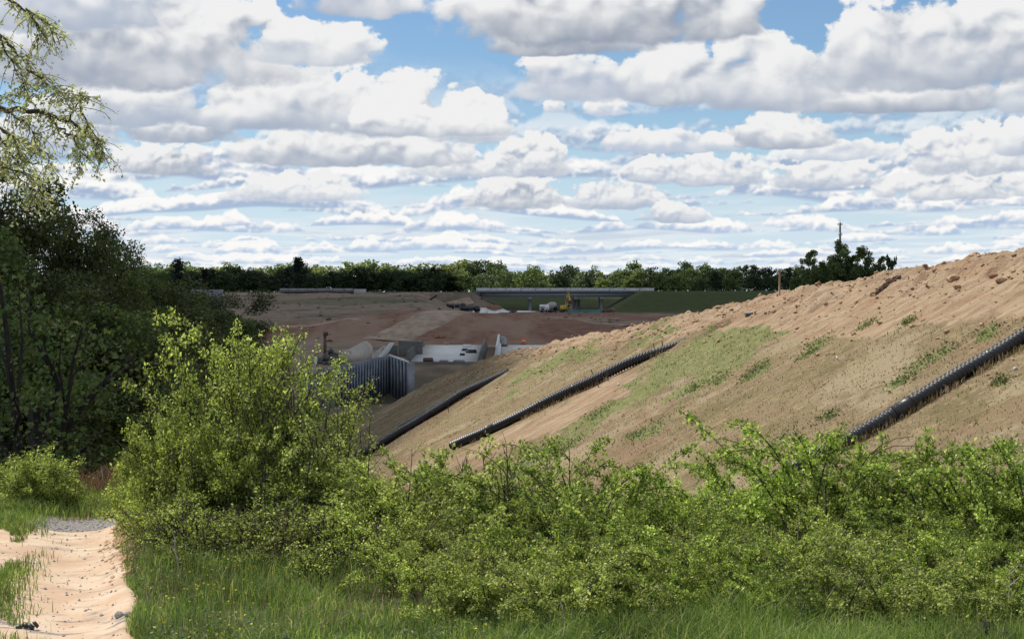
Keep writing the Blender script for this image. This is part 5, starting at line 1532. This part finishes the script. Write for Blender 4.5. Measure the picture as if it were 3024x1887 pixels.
def on_deck(px, py, size, label, mat, name, cat, rz=0.0):
    Y = (CAMZ - zA) * 3836.0 / (py - 690.0); x = (px - 1211.5) / 3836.0 * Y
    m = MB(); m.box((0, 0, size[2] / 2), size, taper=(0.95, 0.95)); m.box((0, 0, size[2] + 0.03), (size[0] * 0.8, size[1] * 0.8, 0.06))
    o = m.build(name, MATS[mat], None, (x, Y, zA + 0.004)); o.rotation_euler.z = rz
    return tag(o, label, cat)
on_deck(1013, 853, (1.3, 0.9, 0.35), 'brown timber crate on the near edge of the pale deck', 'rust_steel', 'crate', 'crate')
on_deck(1115, 834, (1.1, 1.6, 0.45), 'dark bundle of material on the right side of the pale deck', 'dark_vehicle', 'material_bundle', 'bundle', 0.4)
on_deck(1100, 829, (0.8, 1.4, 0.3), 'small dark bundle behind the larger one on the pale deck', 'dark_vehicle', 'material_bundle', 'bundle', 0.2)
on_deck(1094, 840, (0.7, 1.0, 0.25), 'low dark bundle left of the larger one on the pale deck', 'dark_vehicle', 'material_bundle', 'bundle')
on_deck(1050, 855.5, (1.2, 0.4, 0.2), 'grey plank pile at the near edge in the middle of the pale deck', 'concrete_grey', 'plank_pile', 'planks')
on_deck(1086, 855.5, (1.5, 0.4, 0.2), 'longer grey plank pile at the near edge of the pale deck', 'concrete_grey', 'plank_pile', 'planks')
on_deck(1105, 820, (1.4, 1.0, 0.35), 'white wrapped pallet at the far edge of the pale deck', 'white_paint', 'wrapped_pallet', 'pallet')

# pale concrete abutment with two sloping wing walls
def abutment():
    Y = 214.0
    b0 = np.array(at(865, 860, Y))
    t = thing('abutment', 'tan concrete abutment with sloping wing walls left of the pale deck', 'abutment', (b0[0], Y, -7.0))
    def poly(name, pts, y0, y1, mat):
        P = [(at(px, py, Y)[0] - b0[0], at(px, py, Y)[2] + 7.0) for px, py in pts]
        MB().prism(P, y0, y1).build(name, MATS[mat], t)
    poly('wing_wall', [(805, 864), (805, 829), (820, 827), (856, 808), (864, 808), (876, 820), (882, 864)], 2.0, 2.9, 'concrete_tan')
    poly('seat', [(878, 866), (878, 838), (905, 818), (915, 842), (915, 866)], 1.0, 4.0, 'concrete_tan')
    poly('wing_wall', [(886, 866), (892, 846), (921, 811), (932, 810), (915, 840), (905, 866)], -1.0, 0.8, 'concrete_pale')
    poly('back_wall', [(925, 866), (925, 812), (985, 816), (985, 866)], 14.0, 15.0, 'concrete_dark')
    MB().box((at(925, 845, Y)[0] - b0[0], 3.0, 1.6), (1.3, 1.5, 2.6)).build('opening_frame', MATS['concrete_dark'], t)
abutment()
# rubble heap
rg = np.random.default_rng(77); V, F = [], []
base = np.array([(1, 0, 0), (-1, 0, 0), (0, 1, 0), (0, -1, 0), (0, 0, 1), (0, 0, -1)], float)
fac = np.array([(0, 2, 4), (2, 1, 4), (1, 3, 4), (3, 0, 4), (2, 0, 5), (1, 2, 5), (3, 1, 5), (0, 3, 5)])
c0 = np.array(at(785, 852, 208))
for k in range(150):
    u = rg.normal(size=2) * np.array([1.0, 1.4]); h = 1.9 * math.exp(-(u[0] ** 2 + u[1] ** 2 / 2) * 0.6)
    s = 0.14 + 0.3 * rg.random()
    V.append(base * s * (0.6 + 0.8 * rg.random((6, 1))) + np.array([u[0], u[1], h * rg.random()])); F.append(fac + 6 * k)
tag(obj('rubble', make_mesh('rubble', np.concatenate(V), np.concatenate(F), MATS['concrete_dark']), None, (c0[0], 208, -6.2)), kind='stuff')
# rust orange steel column by the rubble
t = thing('piling_leader', 'rusty orange upright steel piling leader behind the rubble heap', 'piling rig', (at(769, 850, 214)[0], 214, -6.2))
MB().box((0, 0, 1.9), (0.45, 0.45, 3.8), taper=(0.7, 0.7)).build('mast', MATS['rust_steel'], t); MB().box((0.1, 0, 3.7), (0.6, 0.5, 0.5)).build('head', MATS['rust_steel'], t); MB().box((0, 0, 0.3), (1.7, 1.7, 0.6)).build('base', MATS['rust_steel'], t)
# orange barrel and the dome shaped machine by the second deck
x, y, z = at(1239, 812, 285); t = thing('safety_barrel', 'orange safety barrel beyond the second deck', 'barrel', (x, 285, gz(x, 285)))
m = MB(); m.tube(np.array([(0, 0, 0), (0, 0, 0.5), (0, 0, 1.1), (0, 0, 1.15)]), [0.42, 0.36, 0.3, 0.2], 10); m.build('body', MATS['orange_paint'], t)
MB().tube(np.array([(0, 0, 0.55), (0, 0, 0.72)]), [0.375, 0.36], 10).build('stripe', MATS['white_paint'], t); MB().tube(np.array([(0, 0, 0), (0, 0, 0.1)]), [0.55, 0.5], 10).build('base', MATS['black_rubber'], t)
x, y, z = at(1187, 812, 262); t = thing('water_tank', 'grey domed tank on the far end of the second deck', 'tank', (x, 262, zA + 0.004))
m = MB(); m.tube(np.array([(0, 0, 0.3), (0, 0, 1.1), (0, 0, 1.5), (0, 0, 1.65)]), [0.8, 0.8, 0.55, 0.15], 12); m.build('vessel', MATS['steel_grey'], t); MB().box((0, 0, 0.15), (1.9, 1.4, 0.3)).build('skid', MATS['rust_steel'], t)

# ------------------------------------------------------------------ the far bridge and what stands under it
def girder_bridge():
    Y = 630.0
    xl, xr = at(1127, 690, Y)[0], at(1548, 690, Y)[0]
    zt = at(1300, 690.0, Y)[2] + 0.25
    t = thing('girder_bridge', 'long grey girder bridge with concrete parapet crossing the cutting', 'bridge', (xl, Y, -4.4))
    L = xr - xl; O = np.array([xl, Y, -4.4])
    def bx(name, c, s, mat): return MB().box(np.array(c) - O, s).build(name, MATS[mat], t)
    bx('deck', ((xl + xr) / 2, Y + 6, zt - 0.15), (L, 12.4, 0.3), 'concrete_grey')
    n = 12
    for i in range(n):                                    # parapet cast in lengths
        w = L / n
        bx('parapet_panel', (xl + (i + 0.5) * w, Y - 0.1, zt + 0.62), (w - 0.12, 0.35, 1.24), 'parapet')
    bx('parapet_coping', ((xl + xr) / 2, Y - 0.1, zt + 1.31), (L, 0.5, 0.14), 'concrete_pale')
    for k in range(5):
        y = Y + 0.9 + 2.6 * k
        bx('girder', ((xl + xr) / 2, y, zt - 1.25), (L - 1.0, 0.35, 1.9), 'steel_grey')
        bx('flange', ((xl + xr) / 2, y, zt - 2.24), (L - 1.0, 0.7, 0.1), 'steel_grey')
    for px, nc in ((1254, 1), (1362, 3), (1424, 1)):
        x = at(px, 700, Y)[0]
        bx('pier_cap', (x, Y + 6, zt - 2.75), (1.5, 12.0, 0.9), 'concrete_grey')
        for j in range(3):
            c = MB(); xx = x + (j - 1) * (1.6 if nc > 1 else 0.0); yy = Y + 1.5 + j * 4.4
            c.tube(np.array([(xx, yy, -5.2), (xx, yy, zt - 3.2)]) - O, [0.6, 0.6], 12); c.build('column', MATS['concrete_grey'], t)
    bx('abutment', (xl + 0.6, Y + 6, zt - 1.8), (1.6, 12.0, 3.4), 'concrete_dark')
    bx('abutment', (xr - 0.6, Y + 6, zt - 1.8), (1.6, 12.0, 3.4), 'concrete_dark')
girder_bridge()
def far_deck():
    Y = 600.0
    xl, xr = at(662, 690, Y)[0], at(864, 690, Y)[0]
    z0 = at(700, 696, Y)[2]
    t = thing('unfinished_bridge', 'low grey unfinished bridge deck on the skyline of the cleared hillside', 'bridge', (xl, Y, z0))
    L = xr - xl
    for i in range(8):
        w = L * 0.86 / 8
        MB().box(((i + 0.5) * w, 0, 1.75), (w - 0.1, 0.35, 1.1)).build('parapet_panel', MATS['concrete_grey'], t)
    MB().box((L * 0.43, 5, 1.1), (L * 0.86, 10, 0.25)).build('deck', MATS['concrete_grey'], t)
    for k in range(4): MB().box((L * 0.44, 0.8 + 2.8 * k, 0.5), (L * 0.80, 0.35, 0.9)).build('girder', MATS['concrete_dark'], t)
    MB().box((L * 0.93, 3, 0.9), (L * 0.13, 6, 2.3)).build('abutment', MATS['wall_pale'], t)
    MB().box((1.0, 5, 0.2), (1.6, 10, 1.4)).build('abutment', MATS['concrete_dark'], t)
far_deck()
def wheels(t, spots, r, w):
    for (x, y) in spots:
        m = MB(); m.tube(np.array([(x, y - w / 2, r), (x, y + w / 2, r)]), [r, r], 12); wh = m.build('wheel', MATS['black_rubber'], t)
        h = MB(); h.tube(np.array([(x, y - w / 2 - 0.02, r), (x, y + w / 2 + 0.02, r)]), [r * 0.5] * 2, 8); h.build('hub', MATS['steel_grey'], wh)
def mixer_truck():
    x, y, z = at(1300, 745, 572)
    z = gz(x, 572)
    t = thing('mixer_truck', 'white concrete mixer truck parked on the red soil under the bridge', 'truck', (x, 572, z), math.radians(62))
    m = MB(); m.prism([(-1.3, 0.9), (1.25, 0.9), (1.3, 1.9), (0.75, 2.9), (-1.3, 2.95)], -1.2, 1.2); 
    m.V[-1][:, 0] -= 3.1; m.V[-1] *= np.array([1, 1, 1]); cab = m.build('cab', MATS['white_paint'], t); cab.rotation_euler.z = math.pi
    cab.location = (0, 0, 0)
    g_ = MB(); g_.box((4.30, 0, 2.2), (0.12, 2.1, 0.8), ry=-0.45); g_.build('windscreen', MATS['glass_dark'], t)
    d = MB(); d.tube(np.array([(-3.7, 0, 3.0), (-3.2, 0, 2.9), (-1.4, 0, 2.6), (0.6, 0, 2.3), (1.3, 0, 2.2)]), [0.5, 0.9, 1.25, 1.0, 0.55], 14); d.build('drum', MATS['wall_pale'], t, smooth=True)
    c = MB(); c.box((0.2, 0, 0.85), (8.2, 1.0, 0.3)); c.box((-3.7, 0, 1.9), (0.5, 1.4, 1.9)); c.build('chassis', MATS['dark_vehicle'], t)
    ch = MB(); ch.box((-4.4, 0, 2.2), (0.9, 0.5, 1.4), ry=0.5); ch.build('chute', MATS['steel_grey'], t)
    gr = MB(); gr.box((4.44, 0, 1.35), (0.06, 1.3, 0.6)); gr.build('grille', MATS['dark_vehicle'], t)
    wheels(t, [(3.2, 1.05), (3.2, -1.05), (-1.6, 1.05), (-1.6, -1.05), (-2.9, 1.05), (-2.9, -1.05)], 0.5, 0.35)
    t.rotation_euler.z = math.radians(-125)
mixer_truck()
def excavator():
    x, y, z = at(1338, 745, 592); z = gz(x, 592)
    t = thing('excavator', 'yellow excavator with raised boom working under the bridge', 'excavator', (x, 592, z), math.radians(-70))
    for s in (-1, 1):
        m = MB(); m.prism([(-2.0, 0.35), (-1.7, 0.0), (1.7, 0.0), (2.0, 0.35), (2.0, 0.6), (1.7, 0.95), (-1.7, 0.95), (-2.0, 0.6)], s * 1.3 - 0.3, s * 1.3 + 0.3); m.build('track', MATS['black_rubber'], t)
    m = MB(); m.box((-0.6, 0, 1.75), (3.6, 2.6, 1.2), taper=(0.95, 0.9)); m.box((-1.7, 0, 2.45), (1.3, 2.4, 0.5)); m.build('house', MATS['yellow_paint'], t)
    m = MB(); m.box((0.7, 0.8, 2.4), (1.3, 1.0, 1.7), taper=(0.85, 0.9)); cab = m.build('cab', MATS['yellow_paint'], t)
    m = MB(); m.box((1.30, 0.8, 2.6), (0.1, 0.8, 1.0), ry=-0.06); m.build('window', MATS['glass_dark'], cab)
    m = MB(); m.beam((1.0, -0.2, 1.9), (2.4, -0.2, 5.6), 0.6); m.beam((2.4, -0.2, 5.6), (3.3, -0.2, 7.3), 0.5); m.build('boom', MATS['yellow_paint'], t)
    m = MB(); m.beam((3.3, -0.2, 7.3), (4.9, -0.2, 4.4), 0.4); m.build('arm', MATS['yellow_paint'], t)
    m = MB(); m.prism([(4.4, 4.6), (5.3, 4.5), (5.4, 3.7), (4.8, 3.3), (4.4, 3.7)], -0.8, 0.4); m.build('bucket', MATS['rust_steel'], t)
    m = MB(); m.beam((1.5, -0.2, 2.0), (2.3, -0.5, 4.6), 0.18); m.build('hydraulic_ram', MATS['steel_grey'], t)
    MB().box((0, 0, 1.05), (1.4, 1.4, 0.35)).build('turntable', MATS['dark_vehicle'], t)
excavator()
def dark_truck(px, py, Y, label, rz, long=False):
    x, y, z = at(px, py, Y); z = gz(x, Y)
    t = thing('dump_truck' if long else 'pickup_truck', label, 'truck', (x, Y, z), rz)
    if long:
        MB().prism([(-3.2, 1.0), (1.0, 1.0), (1.4, 2.3), (-3.6, 2.4)], -1.25, 1.25).build('tipper_body', MATS['dark_vehicle'], t)
        MB().prism([(1.5, 0.7), (3.4, 0.7), (3.4, 1.7), (2.7, 2.6), (1.5, 2.6)], -1.1, 1.1).build('cab', MATS['dark_vehicle'], t)
        MB().box((3.12, 0, 2.1), (0.1, 1.8, 0.7), ry=-0.6).build('windscreen', MATS['glass_dark'], t)
        wheels(t, [(2.5, 1.05), (2.5, -1.05), (-1.2, 1.05), (-1.2, -1.05), (-2.4, 1.05), (-2.4, -1.05)], 0.55, 0.4)
    else:
        MB().prism([(-2.7, 0.5), (2.7, 0.5), (2.7, 1.0), (1.2, 1.1), (0.5, 1.75), (-0.8, 1.75), (-0.9, 1.1), (-2.7, 1.1)], -0.95, 0.95).build('body', MATS['white_paint'], t)
        MB().prism([(-0.7, 1.15), (1.0, 1.15), (0.45, 1.7), (-0.7, 1.7)], -0.97, 0.97).build('window', MATS['glass_dark'], t)
        wheels(t, [(1.7, 0.8), (1.7, -0.8), (-1.7, 0.8), (-1.7, -0.8)], 0.4, 0.3)
    return t
dark_truck(1112, 742, 560, 'dark dump truck standing left of the pale gravel pad', 0.25, True)
dark_truck(1080, 742, 566, 'second dark dump truck nose to tail behind the one at the gravel pad', 0.1, True)
o = dark_truck(778, 687, 604, 'white pickup parked on top of the unfinished bridge deck', 0.0)
o.location.z = at(778, 690, 604)[2] + 0.15; o.location.y = 604
# teal steel bundles, pale pad, boards
for (px, py, Y, Lx, lab) in [(1392, 740, 585, 11.5, 'long teal steel girder lying under the right half of the bridge'), (1398, 744, 582, 6.5, 'shorter teal girder in front of the long one'), (1350, 742, 578, 2.6, 'teal steel box beside the excavator tracks')]:
    x, y, z = at(px, py, Y); z = gz(x, Y)
    m = MB(); m.box((0, 0, 0.55), (Lx, 0.3, 0.9)); m.box((0, 0, 1.05), (Lx + 0.05, 0.8, 0.12)); m.box((0, 0, 0.06), (Lx + 0.05, 0.8, 0.12))
    tag(m.build('steel_girder', MATS['teal_paint'], None, (x, Y, z)), lab, 'girder')
XX, YY = np.meshgrid(np.linspace(at(1118, 735, 590)[0], at(1268, 735, 590)[0], 24), np.linspace(566, 600, 16))
ZZ = ground_z(XX, YY) + 0.16 + 0.08 * fbm(XX * 0.6, YY * 0.6, 3)
tag(obj('gravel_pad', make_mesh('gravel_pad', np.stack([XX.ravel(), YY.ravel(), ZZ.ravel()], 1), grid_faces(24, 16), MATS['concrete_pale'])), kind='structure')
for (px, py, Y, s, sd, mt, lab) in [(1170, 722, 600, (2.6, 2.0, 1.2), 61, 'red_soil', 'red soil heap behind the gravel pad under the bridge'), (1215, 738, 575, (1.6, 1.2, 0.9), 62, 'dark_soil', 'dark soil heap left of the mixer truck'), (1440, 738, 585, (2.2, 1.4, 1.3), 63, 'dark_soil', 'dark heap at the right end of the teal girder'), (1040, 800, 300, (1.0, 0.8, 0.4), 64, 'red_soil', 'low red heap above the far edge of the pale deck')]:
    x = at(px, py, Y)[0]
    tag(obj('soil_heap', rock_mesh(sd, s, mt, sub=3), None, (x, Y, gz(x, Y) + 0.1)), lab, 'heap')
# black drain pipes on the far slopes
for (p, q, Y, lab) in [((1017, 714), (1034, 697), 575, 'short black pipe slanting down the cleared hillside left of the bridge'), ((1138, 704), (1172, 722), 607, 'black pipe running down the bank under the left end of the bridge')]:
    A, B = np.array(at(*p, Y)), np.array(at(*q, Y))
    for e in (A, B): e[2] = max(gz(e[0], Y) + 0.25, e[2])
    V, F = corrugated([A - A, (B - A) * 0.5, B - A], 0.42, 0.5, 8)
    tag(MB().add(V, F).build('drain_pipe', MATS['pipe_black'], None, tuple(A)), lab, 'pipe')
# pale haul roads across the cleared ground
def haul(name_pts, w):
    pts = np.array(name_pts, float); t = np.linspace(0, 1, 60); s = np.linspace(0, 1, len(pts))
    C = np.stack([np.interp(t, s, pts[:, k]) for k in range(2)], 1)
    D = np.gradient(C, axis=0); D /= np.linalg.norm(D, axis=1)[:, None]; N = np.stack([-D[:, 1], D[:, 0]], 1)
    rows = [C + N * o * w for o in (-0.5, -0.2, 0.2, 0.5)]
    G = np.stack(rows, 1); Z = ground_z(G[..., 0], G[..., 1]) + np.array([0.02, 0.16, 0.16, 0.02])
    tag(obj('haul_road', make_mesh('haul_road', np.concatenate([G.reshape(-1, 2), Z.reshape(-1, 1)], 1), grid_faces(4, 60), MATS['haul_dirt'], True)), kind='structure')
haul([(-105, 596), (-60, 598), (-28, 600), (-15, 606)], 5.0)
haul([(-70, 318), (-46, 317), (-30, 322)], 3.0)
haul([(-24, 299), (-17, 312), (-13, 330), (-11, 350), (-8, 400), (0, 470)], 9.0)  # road ramp over the mound; its extra pale width paints the lit face
haul([(-10, 395), (4, 372), (14, 352), (24, 335)], 3.5)
# odds and ends strewn over the cleared ground
def debris():
    rng = np.random.default_rng(97); m = 900
    Y = 282 + 320 * rng.random(m); px = 560 + 900 * rng.random(m); X = (px - 1211.5) / 3836.0 * Y
    keep = fbm(X * 0.05, Y * 0.02, 3) > -0.05; X, Y = X[keep], Y[keep]; m = len(X)
    s = (0.12 + 0.5 * rng.random(m) ** 3)
    V = base[None] * s[:, None, None] * (0.6 + 0.9 * rng.random((m, 6, 1))) * np.array([1.6, 1.2, 0.7]) + np.stack([X, Y, ground_z(X, Y)], 1)[:, None, :]
    F = fac[None] + (np.arange(m) * 6)[:, None, None]
    h = m // 2
    tag(obj('soil_clods', make_mesh('debris_dark', V[:h].reshape(-1, 3), F[:h].reshape(-1, 3), MATS['dark_soil'])), kind='stuff')
    tag(obj('broken_stone', make_mesh('debris_pale', V[h:].reshape(-1, 3), F[:m - h].reshape(-1, 3), MATS['haul_dirt'])), kind='stuff')
debris()
# utility poles
for (px, py0, py1, Y, lab) in [(1422, 790, 752, 300, 'thin pale pole standing by the road beyond the slope'), (1075, 742, 715, 545, 'thin dark pole beside the dump trucks')]:
    x, y, z1 = at(px, py1, Y); z = gz(x, Y)
    t = thing('pole', lab, 'pole', (x, Y, z)); h = max(z1 - z, 2.0)
    MB().tube(np.array([(0, 0, -0.2), (0, 0, h)]), [0.11, 0.07], 6).build('shaft', MATS['stake_wood'], t); MB().box((0, 0, h * 0.93), (0.7, 0.1, 0.1)).build('crossarm', MATS['stake_wood'], t)
# grey roofed shed by the wood
x, y, z = at(478, 708, 330); z = gz(x, 330)
zt = at(478, 684, 330)[2]
t = thing('shed', 'low grey roofed shed half hidden behind the dark trees', 'shed', (x, 330, z), 0.05)
h = zt - z; W = 7.0
MB().box((0, 2.5, h * 0.29), (W, 5, h * 0.58)).build('wall', MATS['wall_pale'], t)
MB().prism([(-W / 2 - 0.4, h * 0.55), (W / 2 + 0.4, h * 0.55), (W / 2 + 0.1, h), (-W / 2 - 0.1, h)], -0.5, 5.5).build('roof', MATS['roof_grey'], t)
MB().box((-1.2, -0.03, h * 0.22), (1.0, 0.1, h * 0.4)).build('door', MATS['concrete_dark'], t)
# phone mast
def mast():
    Y = 1500.0; x, _, zt = at(1988, 526, Y); z = 2.4; H = zt - z
    t = thing('phone_mast', 'slim grey phone mast rising above the dark tree clump', 'mast', (x, Y, z))
    m = MB(); m.tube(np.array([(0, 0, 0), (0, 0, H * 0.6), (0, 0, H)]), [1.6, 1.15, 0.75], 8); m.build('pole', MATS['steel_grey'], t)
    for zz, r in ((H - 1.6, 2.2), (H - 11, 1.4)):
        p = MB(); p.tube(np.array([(0, 0, zz - 0.3), (0, 0, zz + 0.3)]), [r * 0.8] * 2, 9); p.build('platform', MATS['steel_grey'], t)
        for k in range(6):
            a = k * math.pi / 3; q = MB(); q.box((math.cos(a) * r, math.sin(a) * r, zz + 0.4), (0.45, 0.45, 2.2)); q.build('antenna', MATS['white_paint'], t)
    MB().tube(np.array([(0, 0, H), (0, 0, H + 2.5)]), [0.2, 0.1], 5).build('spike', MATS['steel_grey'], t)
mast()
